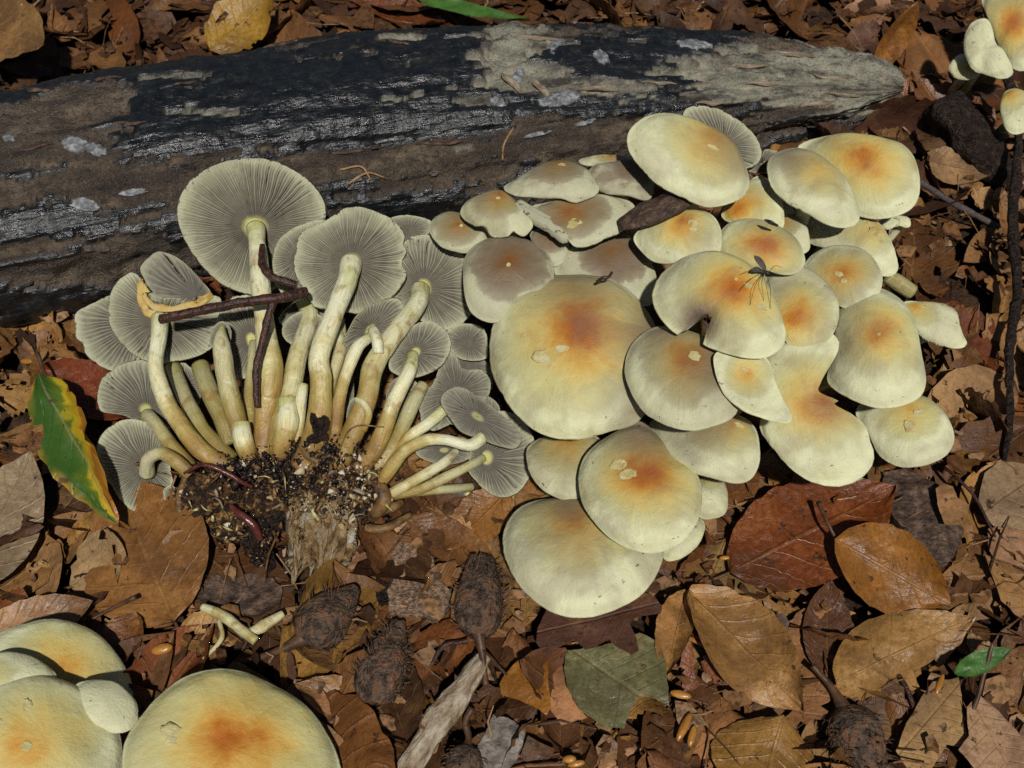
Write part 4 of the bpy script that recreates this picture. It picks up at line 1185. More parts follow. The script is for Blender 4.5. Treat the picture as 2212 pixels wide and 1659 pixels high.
CM('brown taupe cap with a tiny nipple, beside the gilled caps', [(1000, 590), (1005, 542), (1040, 516), (1100, 507), (1150, 520), (1190, 550), (1197, 600), (1170, 640), (1110, 680), (1055, 692), (1010, 662)], 36.9, cc=(1102, 575), rc=1.0, seed=32, dusk=1.0, dome=.2, umbo=.05, flakes=[(1098, 572, 12, 10, 0)])
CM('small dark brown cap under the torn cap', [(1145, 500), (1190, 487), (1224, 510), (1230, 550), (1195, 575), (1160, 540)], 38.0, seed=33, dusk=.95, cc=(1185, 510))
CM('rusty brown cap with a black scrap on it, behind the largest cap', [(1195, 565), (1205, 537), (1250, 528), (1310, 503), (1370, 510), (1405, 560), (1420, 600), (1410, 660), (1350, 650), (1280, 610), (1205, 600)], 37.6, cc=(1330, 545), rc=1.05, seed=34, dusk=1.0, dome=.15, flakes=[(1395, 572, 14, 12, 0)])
CM('torn wedge of yellow orange cap with frayed flesh edge', [(1950, 650), (2000, 650), (2045, 655), (2068, 672), (2074, 705), (2092, 738), (2078, 750), (2050, 750), (2020, 742), (1990, 725), (1965, 690)], 38.0, cc=(1978, 662), rc=1.0, seed=35, dome=.2, jag=.12, smooth=.3, tilt=(60, 22))
CM('pale thin flap of a cap under the large orange cap', [(1895, 478), (1930, 466), (1962, 468), (1966, 490), (1940, 488), (1915, 495)], 39.3, seed=36, dusk=.1, cc=(1890, 450))

# one cap of the clump turned so that its gills show
def gill_mushroom(label, pts, d, stem=None, r=None, sdusk=0.0, sseed=1, group='mushrooms of the uprooted clump', base=None, **kw):
    kw.setdefault('dome', .24)
    kw.setdefault('tilt', (90, 8))
    pts_ = np.array(pts, float)
    if base is None:
        base = Pd(*stem[-1]) if stem else W(*pts_.mean(0), 0.3)
    root = thing('mushroom', label, 'mushroom', base, group)
    c = Cap(root, pts, d, gill=True, **kw)
    if stem:
        pstem(root, stem, r, sseed, sdusk)
    return c
gill_mushroom('pale gilled cap turned up behind the highest cap', [(1470, 242), (1510, 231), (1560, 240), (1610, 270), (1640, 308), (1646, 332), (1630, 362), (1570, 372), (1500, 330)], 38.3, group='mushrooms grown in the dense clump', centre=(1560, 320), seed=37, tilt=(60, 15))
gill_mushroom('broken grey scrap of cap beside the long oval cap', [(1608, 362), (1640, 345), (1655, 322), (1692, 335), (1680, 362), (1650, 375), (1618, 372)], 38.6, group='mushrooms grown in the dense clump', seed=38, dusk=.4)
V, F, uv, t = tube([W(1915, 595, 2.6), W(1940, 612, 2.3), W(1970, 632, 2.0)], [.28, .33, .30], 12, 14, .12, 9)
o = tag(mk('stem_stub', V, F, STEMM, attrs={'t': .45, 'dusk': .75}, uv=uv), 'tan broken mushroom stem sticking out beside the torn yellow wedge', 'stem')

# ------------------------------------------------------------------ the uprooted clump: gills and stems towards the viewer
GM = gill_mushroom
GM('largest gilled cap standing upright against the log', [(545, 343), (600, 350), (660, 385), (695, 430), (707, 475), (690, 530), (640, 590), (570, 640), (500, 630), (450, 592), (410, 542), (386, 490), (380, 455), (400, 405), (440, 370), (490, 350)], 39.6,
   [(553, 492, 39.4), (556, 540, 38.6), (568, 640, 37.7), (580, 740, 37.2), (586, 810, 37.0), (578, 900, 36.9), (568, 990, 36.9)], [.42, .37, .37, .42, .48, .5, .42], centre=(552, 492), seed=41, tilt=(90, 10), wave=.03)
GM('wavy gilled cap with jagged rim on a thick bright stem, beside the largest gilled cap', [(636, 590), (640, 540), (652, 508), (690, 480), (750, 452), (810, 458), (850, 475), (878, 512), (870, 528), (882, 545), (868, 570), (882, 600), (862, 632), (830, 660), (770, 682), (720, 672), (680, 668), (664, 640)], 38.4,
   [(757, 568, 38.2), (750, 600, 37.6), (712, 690, 36.7), (694, 770, 36.2), (696, 830, 36.1), (684, 930, 36.1), (655, 1010, 36.3)], [.42, .38, .38, .40, .42, .48, .5], centre=(757, 568), seed=42, wave=.05, wk=4, smooth=.9, tilt=(110, 14))
GM('gilled cap half hidden behind the wavy gilled cap', [(590, 545), (610, 510), (650, 485), (705, 477), (730, 520), (720, 600), (660, 650), (610, 640), (590, 590)], 39.2, [(660, 650, 38.9), (668, 690, 38.5), (640, 770, 37.6), (630, 860, 37.1), (612, 930, 36.8), (606, 1000, 36.8)], [.36, .34, .36, .42, .48, .44], seed=43, sseed=8, sdusk=.25)
GM('split gilled cap with frayed rim and an orange bruise high on its stem', [(845, 640), (852, 590), (868, 525), (905, 507), (950, 512), (985, 534), (1024, 572), (1000, 584), (1008, 620), (1030, 662), (1000, 702), (960, 716), (920, 700), (880, 680)], 38.7,
   [(908, 625, 38.5), (900, 652, 37.9), (868, 705, 37.2), (835, 748, 36.8), (808, 800, 36.5), (790, 860, 36.3), (760, 935, 36.2), (730, 1010, 36.3)], [.42, .40, .40, .42, .42, .42, .42, .4], centre=(912, 622), seed=44, jag=.05, smooth=.8, tilt=(70, 12), sdusk=.2)
GM('folded gilled cap tip peeping out behind the wavy gilled cap', [(830, 480), (880, 464), (936, 481), (922, 512), (880, 530), (850, 520)], 39.8, seed=45, core=False)
g6 = GM('gilled cap with an orange torn band, twig resting on its stem', [(234, 690), (236, 640), (262, 598), (300, 584), (330, 640), (420, 640), (478, 640), (482, 690), (470, 742), (430, 772), (380, 783), (330, 786), (280, 762), (246, 722)], 38.5,
   [(345, 688, 38.3), (342, 725, 37.7), (334, 790, 37.2), (352, 850, 36.9), (378, 895, 36.8), (432, 970, 36.6), (505, 1015, 36.6)], [.33, .29, .30, .32, .34, .36, .38], centre=(350, 690), seed=46, wave=.06, smooth=1.0)
o = patch(g6, [(296, 614), (309, 602), (318, 640), (332, 655), (370, 662), (420, 650), (455, 631), (462, 645), (430, 668), (380, 686), (345, 698), (312, 682), (296, 650)], .13, ORFLESHM, 'torn_flesh', seed=6, thick=.06)
o['label'] = 'orange yellow torn flesh'
GM('greyish torn wedge of gills above the orange torn band', [(300, 582), (320, 556), (345, 543), (382, 556), (412, 580), (432, 602), (455, 632), (440, 650), (380, 655), (325, 648), (312, 606)], 39.0, centre=(425, 640), seed=47, dusk=.6, jag=.05, smooth=.6, core=False)
GM('outer gilled cap with two nicks in its rim, next to the log', [(158, 692), (166, 672), (200, 655), (240, 638), (310, 650), (330, 720), (300, 780), (250, 806), (210, 790), (182, 762), (178, 738), (164, 735)], 39.2, centre=(300, 700), seed=48, jag=.03, smooth=.7, core=False)
GM('ragged gilled cap with dusky centre above the curled stem mushroom', [(210, 852), (222, 815), (262, 785), (312, 777), (350, 800), (370, 860), (370, 925), (330, 945), (300, 915), (262, 896), (216, 892)], 38.7, [(318, 898, 38.5), (338, 915, 37.9), (370, 962, 37.4), (412, 1010, 37.2)], [.30, .29, .30, .30], centre=(318, 890), seed=49, jag=.05, smooth=.7, dusk=.3, sdusk=.5)
GM('gilled cap on a short hooked stem, lowest beside the yellow green leaf', [(205, 975), (226, 930), (275, 905), (332, 920), (362, 960), (368, 1010), (376, 1055), (368, 1082), (340, 1100), (290, 1109), (264, 1088), (240, 1050), (212, 1010)], 37.9,
   [(318, 1022, 37.7), (322, 992, 37.1), (350, 980, 36.8), (380, 998, 36.7), (412, 1025, 36.8)], [.30, .28, .27, .28, .27], centre=(318, 1010), seed=50, sdusk=.35)
GM('small dusky gilled cap between two bent stems', [(355, 792), (400, 784), (434, 830), (425, 885), (385, 870), (360, 840)], 39.0, [(372, 790, 38.9), (405, 865, 37.8), (440, 930, 37.3), (500, 995, 37.0)], [.30, .30, .32, .34], seed=51, dusk=.3, sdusk=.75, sseed=12)
GM('gilled cap crossed by the forked twig', [(468, 690), (495, 645), (550, 640), (580, 690), (570, 770), (522, 825), (490, 795), (475, 740)], 38.8, [(548, 740, 38.6), (546, 775, 38.1), (540, 860, 37.6), (545, 960, 37.2)], [.18, .18, .22, .25], centre=(545, 735), seed=52, sdusk=.6)
GM('slim cap folded down over its own olive stem', [(452, 745), (462, 705), (484, 694), (500, 715), (495, 745), (475, 755)], 37.6, [(480, 705, 37.2), (482, 745, 37.0), (495, 830, 36.8), (512, 900, 36.8), (540, 990, 36.8)], [.10, .32, .36, .42, .36], seed=53, sdusk=.45, dusk=.3)
GM('small grey gilled cap behind the thick bright stem', [(608, 712), (628, 682), (665, 672), (700, 690), (700, 745), (650, 752), (618, 738)], 38.4, [(735, 690, 38.2), (738, 745, 37.6), (718, 810, 37.2), (700, 900, 37.0)], [.2, .28, .25, .25], seed=54, dusk=.2, sdusk=.4)
gp = GM('side on cap with purple brown back and a snapped off stem end', [(738, 790), (740, 735), (768, 682), (815, 652), (858, 638), (866, 668), (850, 710), (800, 735), (770, 775)], 37.5, [(800, 728, 37.0), (775, 752, 36.6), (745, 805, 36.4), (732, 865, 36.4), (720, 960, 36.5)], [.20, .24, .25, .27, .25], centre=(800, 712), seed=55, tilt=(-40, 30), dome=.35, dusk=.25)
V, F, uv, t = tube([Pd(806, 712, 36.7), Pd(815, 735, 36.4), Pd(818, 764, 36.3)], [.18, .20, .19], 12, 12, .12, 6)
mk('stem_end', V, F, STEMM, gp.cap.parent, {'t': .2, 'dusk': 0}, uv=uv)
GM('cup shaped gilled cap with brown rolled rim on a white mottled stem', [(838, 795), (850, 752), (878, 712), (920, 694), (956, 704), (976, 740), (962, 782), (932, 806), (890, 818), (850, 808)], 37.4, [(892, 765, 37.2), (882, 800, 36.6), (856, 865, 36.3), (822, 950, 36.2), (775, 1020, 36.3)], [.22, .29, .30, .33, .32], centre=(895, 762), seed=56, dusk=.15)
GM('flat grey gilled scrap beside the largest cap', [(958, 722), (1000, 698), (1045, 710), (1054, 742), (1050, 778), (1000, 778), (972, 758)], 38.6, seed=57, dusk=.15, core=False)
GM('ragged dusky gilled cap crumpled among the stems', [(905, 905), (912, 850), (935, 828), (962, 760), (986, 770), (1000, 795), (1045, 800), (1062, 832), (1048, 868), (1000, 905), (930, 935)], 37.9, [(915, 830, 37.6), (895, 875, 37.2), (850, 960, 36.7), (795, 1035, 36.5)], [.24, .30, .32, .34], centre=(985, 850), seed=58, jag=.07, smooth=.6, dusk=.45, sdusk=.6)
GM('drooping grey folded cap on a long bent stem', [(948, 872), (962, 846), (1000, 838), (1052, 868), (1100, 908), (1127, 942), (1118, 974), (1092, 970), (1040, 948), (1015, 940), (985, 918)], 36.9, [(1042, 945, 36.6), (1015, 962, 36.3), (965, 950, 36.1), (915, 952, 36.0), (872, 975, 36.0), (830, 1030, 36.1), (785, 1080, 36.3)], [.22, .22, .22, .23, .24, .25, .24], centre=(1030, 900), seed=59, dusk=.75, jag=.05, bend=(50, .25), tilt=(60, 20))
GM('gilled cap on a slim olive stem touching the largest cap', [(1010, 1010), (1030, 930), (1065, 888), (1110, 894), (1146, 930), (1160, 972), (1150, 1022), (1120, 1066), (1080, 1077), (1050, 1062), (1028, 1040)], 37.6, [(1042, 990, 37.4), (1018, 1005, 36.9), (970, 1030, 36.6), (900, 1058, 36.6), (830, 1075, 36.7)], [.18, .20, .21, .20, .18], centre=(1045, 990), seed=60, dusk=.1, sdusk=.5)
GM('bare white stem with its cap bent out of sight among grey gills', [(960, 880), (985, 862), (1010, 880), (1000, 915), (970, 915)], 37.8, [(975, 872, 37.2), (930, 912, 36.8), (885, 945, 36.6), (850, 985, 36.7)], [.22, .24, .24, .2], seed=61, dusk=.5)
GM('dusky gilled cap under the long bent stem', [(898, 985), (905, 960), (960, 945), (1012, 950), (1018, 990), (960, 1005)], 37.9, [(985, 975, 37.5), (960, 1000, 36.9), (900, 1035, 36.5), (840, 1070, 36.4), (790, 1095, 36.5)], [.18, .21, .22, .22, .22], seed=62, dusk=.6, sdusk=.15)
GM('fan of gills spread lowest over the brown leaves', [(938, 1072), (1010, 1058), (1060, 1070), (1108, 1078), (1085, 1114), (1050, 1127), (1012, 1112), (992, 1129), (956, 1102)], 38.1, [(1020, 1052, 37.9), (975, 1056, 37.3), (920, 1062, 37.0), (860, 1070, 36.8)], [.17, .19, .17, .15], centre=(1015, 1065), seed=63, jag=.06, smooth=.6, sdusk=.6)
GM('small grey gilled scrap beside the lowest fan of gills', [(868, 1065), (905, 1045), (938, 1060), (935, 1092), (900, 1102), (868, 1096)], 38.0, seed=64, dusk=.35, core=False)
GM('tiny folded cap on a curled stem among the thick stems', [(748, 905), (755, 870), (768, 858), (780, 875), (778, 915), (760, 935)], 36.4, [(770, 862, 36.1), (790, 872, 35.9), (797, 895, 35.9), (785, 930, 36.1)], [.12, .14, .15, .13], seed=65, dusk=.35)
GM('tiny young mushroom pressed against the soil of the roots', [(352, 1060), (372, 1048), (392, 1070), (388, 1098), (365, 1100)], 37.2, [(385, 1075, 37.0), (392, 1090, 36.8)], [.16, .15], seed=66)
# darker gills deep between the stems
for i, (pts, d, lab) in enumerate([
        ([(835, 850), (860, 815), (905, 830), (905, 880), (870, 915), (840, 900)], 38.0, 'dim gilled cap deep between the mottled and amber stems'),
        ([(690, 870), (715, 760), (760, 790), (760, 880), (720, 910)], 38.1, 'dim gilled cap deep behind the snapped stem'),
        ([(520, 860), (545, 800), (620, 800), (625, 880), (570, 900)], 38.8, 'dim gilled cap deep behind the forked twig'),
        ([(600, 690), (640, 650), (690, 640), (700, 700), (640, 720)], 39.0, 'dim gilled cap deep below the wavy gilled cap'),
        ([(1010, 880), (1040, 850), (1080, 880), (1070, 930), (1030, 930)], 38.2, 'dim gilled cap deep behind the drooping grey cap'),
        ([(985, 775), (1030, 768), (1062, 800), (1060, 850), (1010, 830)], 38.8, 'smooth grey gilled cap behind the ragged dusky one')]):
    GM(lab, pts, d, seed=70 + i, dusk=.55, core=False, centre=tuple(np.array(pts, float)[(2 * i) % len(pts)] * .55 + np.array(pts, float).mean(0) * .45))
# stems whose caps are hidden
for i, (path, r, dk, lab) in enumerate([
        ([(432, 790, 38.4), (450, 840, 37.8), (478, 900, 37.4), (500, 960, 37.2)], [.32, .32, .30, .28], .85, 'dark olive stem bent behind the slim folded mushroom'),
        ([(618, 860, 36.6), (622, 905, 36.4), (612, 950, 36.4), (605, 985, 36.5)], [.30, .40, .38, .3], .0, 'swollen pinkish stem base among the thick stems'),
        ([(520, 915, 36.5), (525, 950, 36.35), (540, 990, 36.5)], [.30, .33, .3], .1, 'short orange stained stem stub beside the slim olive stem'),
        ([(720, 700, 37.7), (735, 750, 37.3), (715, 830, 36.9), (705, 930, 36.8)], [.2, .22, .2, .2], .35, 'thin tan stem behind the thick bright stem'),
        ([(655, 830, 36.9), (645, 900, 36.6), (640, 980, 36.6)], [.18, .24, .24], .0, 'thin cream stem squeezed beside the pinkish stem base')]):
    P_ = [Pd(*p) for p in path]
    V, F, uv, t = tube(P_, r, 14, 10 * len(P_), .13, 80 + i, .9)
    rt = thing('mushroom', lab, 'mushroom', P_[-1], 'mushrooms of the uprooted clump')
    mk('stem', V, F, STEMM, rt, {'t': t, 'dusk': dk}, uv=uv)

# ------------------------------------------------------------------ the group of yellow caps in front of the brown beech leaf
FG = 'yellow mushrooms standing in a group of their own'
def front(label, pts, d, **kw):
    c0 = np.array(pts, float).mean(0)
    p = Pd(c0[0], c0[1], d)
    return CM(label, pts, d, base=np.array([p[0] * .95 - .2, p[1] + 1.0, 0]), group=FG, fresh=1.0, **kw)
front('big yellow cap with one round cream spot, standing apart over the leaves', [(270, 1585), (310, 1530), (360, 1480), (430, 1447), (520, 1445), (600, 1475), (660, 1520), (710, 1580), (738, 1650), (735, 1750), (650, 1850), (480, 1880), (330, 1830), (268, 1720), (262, 1640)], 30.7, cc=(510, 1620), rc=1.35, seed=91, dome=.15, tilt=(90, 12), r=.42, flakes=[(380, 1590, 66, 50, -25)])
front('big yellow cap with cream spots round its orange centre', [(-90, 1520), (0, 1460), (60, 1454), (150, 1470), (210, 1510), (255, 1562), (266, 1620), (260, 1690), (230, 1760), (100, 1810), (-60, 1790), (-120, 1650)], 30.3, cc=(55, 1612), rc=1.15, seed=92, dome=.15, tilt=(90, 12), r=.42, flakes=[(58, 1527, 20, 44, 0), (58, 1612, 26, 24, 0), (-4, 1560, 20, 20, 0)])
front('rounded yellow cap behind the spotted yellow cap', [(-60, 1400), (20, 1352), (100, 1334), (180, 1350), (240, 1395), (280, 1450), (291, 1505), (270, 1540), (200, 1560), (60, 1540), (-60, 1480)], 32.7, cc=(135, 1440), rc=1.0, seed=93, dome=.14, tilt=(85, 14), r=.36, flakes=[])
front('small plain yellow cap between two bigger yellow caps', [(-60, 1430), (30, 1407), (85, 1425), (125, 1460), (90, 1500), (-50, 1500)], 31.3, seed=94, cc=(-40, 1470), dome=.2)
front('small grey cap squeezed between the two biggest yellow caps', [(160, 1475), (215, 1464), (262, 1480), (298, 1520), (290, 1570), (240, 1580), (170, 1530)], 31.3, seed=95, dusk=.35, cc=(150, 1600), rc=1.0, dome=.18)

# ------------------------------------------------------------------ the far ragged mushrooms beyond the end of the log
BG = 'ragged mushrooms beyond the log end'
def far(label, pts, d, **kw):
    c0 = np.array(pts, float).mean(0)
    p = Pd(c0[0], c0[1], d)
    return CM(label, pts, d, base=np.array([p[0], p[1] + 1.5, 0]), group=BG, **kw)
far('pale wavy cap hanging beside the dark stick', [(2085, 70), (2100, 45), (2135, 40), (2150, 90), (2168, 110), (2192, 160), (2160, 168), (2130, 160), (2098, 148), (2082, 108)], 47.5, seed=101, jag=.06, wave=.08, cc=(2200, 40), rc=1.0, tilt=(90, 20))
far('ochre cap behind the dark stick', [(2120, -20), (2180, -40), (2250, 0), (2260, 90), (2215, 155), (2180, 140), (2150, 80), (2130, 30)], 48.6, seed=102, cc=(2190, 50), rc=1.5, wave=.06)
far('small yellow cap below the pale wavy cap', [(2050, 140), (2075, 115), (2110, 130), (2118, 160), (2090, 172), (2060, 165)], 48.6, seed=103, cc=(2095, 150), rc=1.0, jag=.05)
far('narrow yellow cap edge behind the dark stick, lower down', [(2160, 230), (2172, 195), (2200, 190), (2235, 210), (2230, 270), (2190, 290), (2168, 270)], 46.8, seed=104, cc=(2180, 200))

# ------------------------------------------------------------------ roots, soil and rotten wood of the uprooted clump
def build_clod():
    rng = random.Random(5)
    root = thing('root_clod', 'clod of black soil, roots and pale rotten wood at the foot of the uprooted clump', 'root clod', W(640, 1200, 0))
    for i, (x, y, d, r) in enumerate([(455, 1075, 37.3, (1.05, .95, .95)), (500, 1120, 37.2, (.9, .9, .8)), (585, 1065, 36.9, (1.0, 1.0, .9)), (700, 1040, 36.7, (1.05, .9, .8)), (770, 1010, 36.6, (.75, .7, .6)), (640, 1030, 36.8, (.7, .7, .7)),
                                      (430, 1120, 37.4, (.6, .6, .6)), (565, 1150, 36.8, (.5, .6, .7)), (570, 1200, 36.9, (.42, .45, .55)), (600, 1110, 36.7, (.6, .6, .6)), (795, 1080, 36.7, (.55, .6, .5))]):
        V, F = blob(Pd(x, y, d), r, 200 + i, .55, 1.9, 44, 28)
        V = V + (0.10 * fbm(V * 6.0, 3, 300 + i))[:, None] * nrm(np.array([0, -.6, .8]))
        mk('soil_lump', V, F, BLACKSOILM if i in (6, 7, 8, 9, 5) else CLODM, root)
    for i in range(26):
        x, y, d = rng.choice([(455, 1085, 36.9), (500, 1120, 36.8), (590, 1060, 36.4), (700, 1030, 36.2), (780, 1040, 36.2), (560, 1160, 36.6), (620, 1010, 36.4)])
        V, F = blob(Pd(x + rng.gauss(0, 32), y + rng.gauss(0, 28), d + rng.uniform(-.1, .3)), [rng.uniform(.15, .45) for _ in range(3)], 700 + i, .8, 2.6, 22, 16)
        mk('soil_lump', V, F, BLACKSOILM if rng.random() < .6 else CLODM, root)
    # the torn stub of wood
    ax = [Pd(715, 1050, 36.9), Pd(706, 1110, 36.6), Pd(700, 1180, 36.4), Pd(690, 1232, 36.4)]
    V, F, uv, t = tube(ax, [1.1, 1.1, 1.02, .95], 90, 40, 0, 1, 1, .75, close=False)
    P = catmull(ax, 40)
    c = np.repeat(P, 90, axis=0)
    g = np.stack([np.cos(uv[:, 0] * 2 * math.pi) * 5, np.sin(uv[:, 0] * 2 * math.pi) * 5, uv[:, 1] * .25], -1)
    V = c + (V - c) * (1 + .55 * fbm(g * 1.3, 4, 61, .7) + .14 * fbm(V * 3, 3, 66))[:, None]
    dirn = nrm(ax[-1] - ax[-2])
    V = V + np.outer(sstep(.7, 1, t) * 1.0 * fbm(g * 2.4 * np.array([1, 1, 0]), 3, 63), dirn)
    mk('wood_stub', V, F, STUBM, root, uv=uv)
    end = V[-90:]
    ring = [end]
    for f in (.75, .45, .0):
        cc = end.mean(0)
        ring.append(cc + (end - cc) * f - dirn * (.25 + .25 * fbm(end * 4, 3, 88)[:, None]))
    mk('broken_end', np.vstack(ring), grid_faces(4, 90), STUBM, root, uv=np.tile(np.stack([np.arange(90) / 90., np.zeros(90)], -1), (4, 1)))
    for i in range(40):                                        # splinters along the stub
        x0, y0 = rng.uniform(632, 772), rng.uniform(1040, 1150)
        l = rng.uniform(40, 100)
        V, F, uv, t = tube([Pd(x0, y0, 36.1 + .003 * abs(x0 - 700)), Pd(x0 - 4 + rng.uniform(-8, 8), y0 + l * .5, 35.9 + .004 * abs(x0 - 700)), Pd(x0 - 8 + rng.uniform(-14, 14), y0 + l, 36.0 + .004 * abs(x0 - 700))], [.03, rng.uniform(.06, .13), .02], 6, 12, .3, i, 2.0, .6)
        mk('splinter', V, F, rng.choice([STUBM, PUREWOODM, ROOTM]), root, uv=uv)
    for i, (p, r) in enumerate([([(800, 1020, 36.2), (830, 1080, 36.0), (800, 1120, 36.2)], [.18, .26, .2]), ([(790, 1140, 36.4), (830, 1142, 36.3), (888, 1112, 36.7)], [.14, .16, .10]), ([(815, 1100, 36.3), (850, 1095, 36.3), (868, 1085, 36.6)], [.2, .18, .12]),
                                ([(690, 990, 36.0), (720, 985, 35.8), (735, 1010, 35.9)], [.05, .06, .04]), ([(720, 1000, 35.9), (760, 925, 35.8), (830, 922, 35.8)], [.035, .03, .02]), ([(400, 1030, 36.7), (385, 1090, 36.8), (410, 1140, 36.9)], [.1, .12, .06]), ([(650, 960, 36.0), (665, 985, 35.8), (690, 1000, 35.8)], [.12, .14, .10])]):
        V, F, uv, t = tube([Pd(*q) for q in p], r, 9, 20, .25, 400 + i)
        mk('root', V, F, ROOTM, root, uv=uv)
    r_ = np.random.default_rng(9)
    n = 5200
    zones = [(450, 1085, 70, 70, 36.5, .45), (500, 1140, 55, 35, 36.5, .55), (585, 1050, 55, 60, 36.0, .2), (700, 1030, 90, 45, 35.75, .55), (565, 1160, 24, 55, 36.2, .15), (700, 1100, 75, 50, 35.75, .7), (790, 1060, 45, 55, 35.9, .5), (560, 1005, 90, 26, 36.05, .3), (700, 980, 80, 32, 35.75, .3)]
    zi = r_.integers(0, len(zones), n)
    zz = np.array(zones)[zi]
    X = zz[:, 0] + r_.normal(0, .52, n) * zz[:, 2]
    Y = zz[:, 1] + r_.normal(0, .52, n) * zz[:, 3]
    D_ = zz[:, 4] + r_.uniform(-.12, .4, n) + .0022 * np.hypot(X - zz[:, 0], Y - zz[:, 1])
    R_ = FWD + np.outer((X - 1106) / FPX, RIGHT) + np.outer((829.5 - Y) / FPX, UP)
    Cn = CAM + R_ * D_[:, None]
    sz = r_.gamma(1.5, .03, n).clip(.015, .2)
    oct_ = np.array([[1, 0, 0], [-1, 0, 0], [0, 1, 0], [0, -1, 0], [0, 0, 1], [0, 0, -1.]])
    rotm = np.linalg.qr(r_.normal(size=(n, 3, 3)))[0]
    Vv = oct_[None] * (sz[:, None, None] * r_.uniform(.35, 1.5, (n, 6, 1)) * r_.uniform(.4, 1.6, (n, 1, 3)))
    Vv = np.einsum('nij,njk->nik', Vv, rotm) + Cn[:, None]
    f8 = np.array([[0, 2, 4], [2, 1, 4], [1, 3, 4], [3, 0, 4], [2, 0, 5], [1, 2, 5], [3, 1, 5], [0, 3, 5]])
    F = (f8[None] + (np.arange(n) * 6)[:, None, None]).reshape(-1, 3)
    tint = np.where(r_.random(n) < zz[:, 5] * .6, r_.uniform(.58, 1.0, n), r_.uniform(0, .55, n))
    mk('crumbs', Vv.reshape(-1, 3), np.ascontiguousarray(F), CRUMBM, root, {'tint': np.repeat(tint, 6)}, smooth=False)['kind'] = 'stuff'
    for i in range(70):                                        # rootlets and mycelium strands in the soil
        zx = zones[rng.choice([0, 1, 2, 3, 5, 6])]
        x0, y0 = zx[0] + rng.gauss(0, .45) * zx[2], zx[1] + rng.gauss(0, .45) * zx[3]
        a0, l = rng.uniform(0, 6.28), rng.uniform(8, 34)
        P = [Pd(x0, y0, zx[4] - .1), Pd(x0 + math.cos(a0) * l * .5 + rng.uniform(-5, 5), y0 + math.sin(a0) * l * .5 + rng.uniform(-5, 5), zx[4] - .22), Pd(x0 + math.cos(a0) * l, y0 + math.sin(a0) * l, zx[4] - .05)]
        w0 = rng.uniform(.02, .07)
        V, F, uv, t = tube(P, [w0, w0, w0 * .4], 6, 10, .4, i, 4)
        mk('root', V, F, rng.choice([ROOTM, ROOTM, PUREWOODM, FLESHM]), root, uv=uv)
    sh = []
    for i in range(9):
        V, F = blob(Pd(690 + rng.uniform(-14, 14), 930 + rng.uniform(-26, 26), 35.6 + rng.uniform(-.05, .25)), [rng.uniform(.08, .3) for _ in range(3)], 501 + i, .9, 3.5, 14, 10)
        sh.append((V, F, {}))
    V, F, _ = join(sh)
    tag(mk('bark_crumb', V, F, BLACKSOILM, smooth=False), 'crumbly dark bark bit stuck between the thick stems', 'bark')
build_clod()
for lab, p, r in (('thin reddish worm curved over the soil of the root clod', [(398, 1022, 36.0), (440, 1004, 35.8), (490, 1022, 35.8), (520, 1040, 35.9), (545, 1052, 36.1)], [.05, .075, .08, .08, .05]),
                  ('thick shiny red worm hanging from the root clod', [(498, 1092, 36.1), (520, 1112, 35.9), (548, 1135, 35.9), (562, 1165, 36.1)], [.08, .13, .15, .12])):
    V, F, uv, t = tube([Pd(*q) for q in p], r, 12, 50, .05, 3, 5.0)
    ringb = 1 + .05 * np.sin(t * 90)
    tag(mk('earthworm', V, F, WORMM, uv=uv), lab, 'worm')

# ------------------------------------------------------------------ leaves that can be told apart
TAN, PALE, RUST, DARK, GREYT, ORNG = (.26, .125, .045), (.36, .21, .095), (.14, .034, .006), (.085, .036, .018), (.22, .15, .085), (.27, .11, .018)
KL, LS = key_leaf, leaf_sheet
KL('yellow and green speckled beech leaf propped beside the gilled caps', (98, 812), (272, 1142), 140, (2.3, 1.6), 20, seed=1, mat=TURNM, fold=.45, curl=.08, cup=.15, rag=.8, crumple=.12, hole=.03, stalk=[((80, 762), 2.6), ((92, 795), 2.4)])
KL('glossy red brown leaf behind the yellow green leaf', (98, 800), (320, 905), 120, (1.5, 1.3), 5, (.16, .035, .012), 2, mat=WETLEAFM)
KL('large flat brown beech leaf with straight veins under the gilled caps', (378, 1345), (248, 1040), 285, (.95, 1.1), -6, (.21, .095, .026), 3, cup=.05, curl=.05, crumple=.03, stalk=[((405, 1410), .6), ((392, 1375), .8)])
KL('greyish tan leathery leaf with raised edge beside the brown beech leaf', (-90, 1290), (70, 985), 190, (1.4, 1.6), 10, (.27, .20, .125), 4, cup=.1, crumple=.05)
KL('pale streaked tan leaf above the yellow caps', (-60, 1400), (205, 1300), 120, (1.0, 1.1), 8, (.30, .16, .075), 5)
KL('brown leaf with a long dark stalk above the yellow caps', (190, 1345), (20, 1400), 130, (.8, .8), 0, (.22, .10, .03), 6, stalk=[((293, 1290), 1.4), ((235, 1318), 1.0)])
KL('large glossy rust red leaf beneath the clump', (1575, 1238), (1935, 1050), 235, (1.2, 1.6), -8, RUST, 7, mat=WETLEAFM, cup=.1, curl=.02, crumple=.04, stalk=[((1495, 1268), .9), ((1540, 1252), 1.1)])
KL('orange brown leaf with black blotches lying over the rust red leaf', (1800, 1165), (2050, 1305), 175, (2.0, 1.4), 14, ORNG, 8, fold=.35, cup=.2, twist=.5, mat=WETLEAFM, stalk=[((1768, 1085), 2.2), ((1788, 1130), 2.3)])
KL('twisted golden tan leaf below the rust red leaf', (1490, 1270), (1735, 1540), 190, (1.5, 1.2), -18, (.30, .155, .05), 9, twist=1.1, cup=.35, curl=.1)
KL('narrow folded tan leaf half hidden by the greenish leaf', (1480, 1275), (1440, 1470), 80, (1.3, 1.0), 20, (.28, .14, .045), 10, fold=.5)
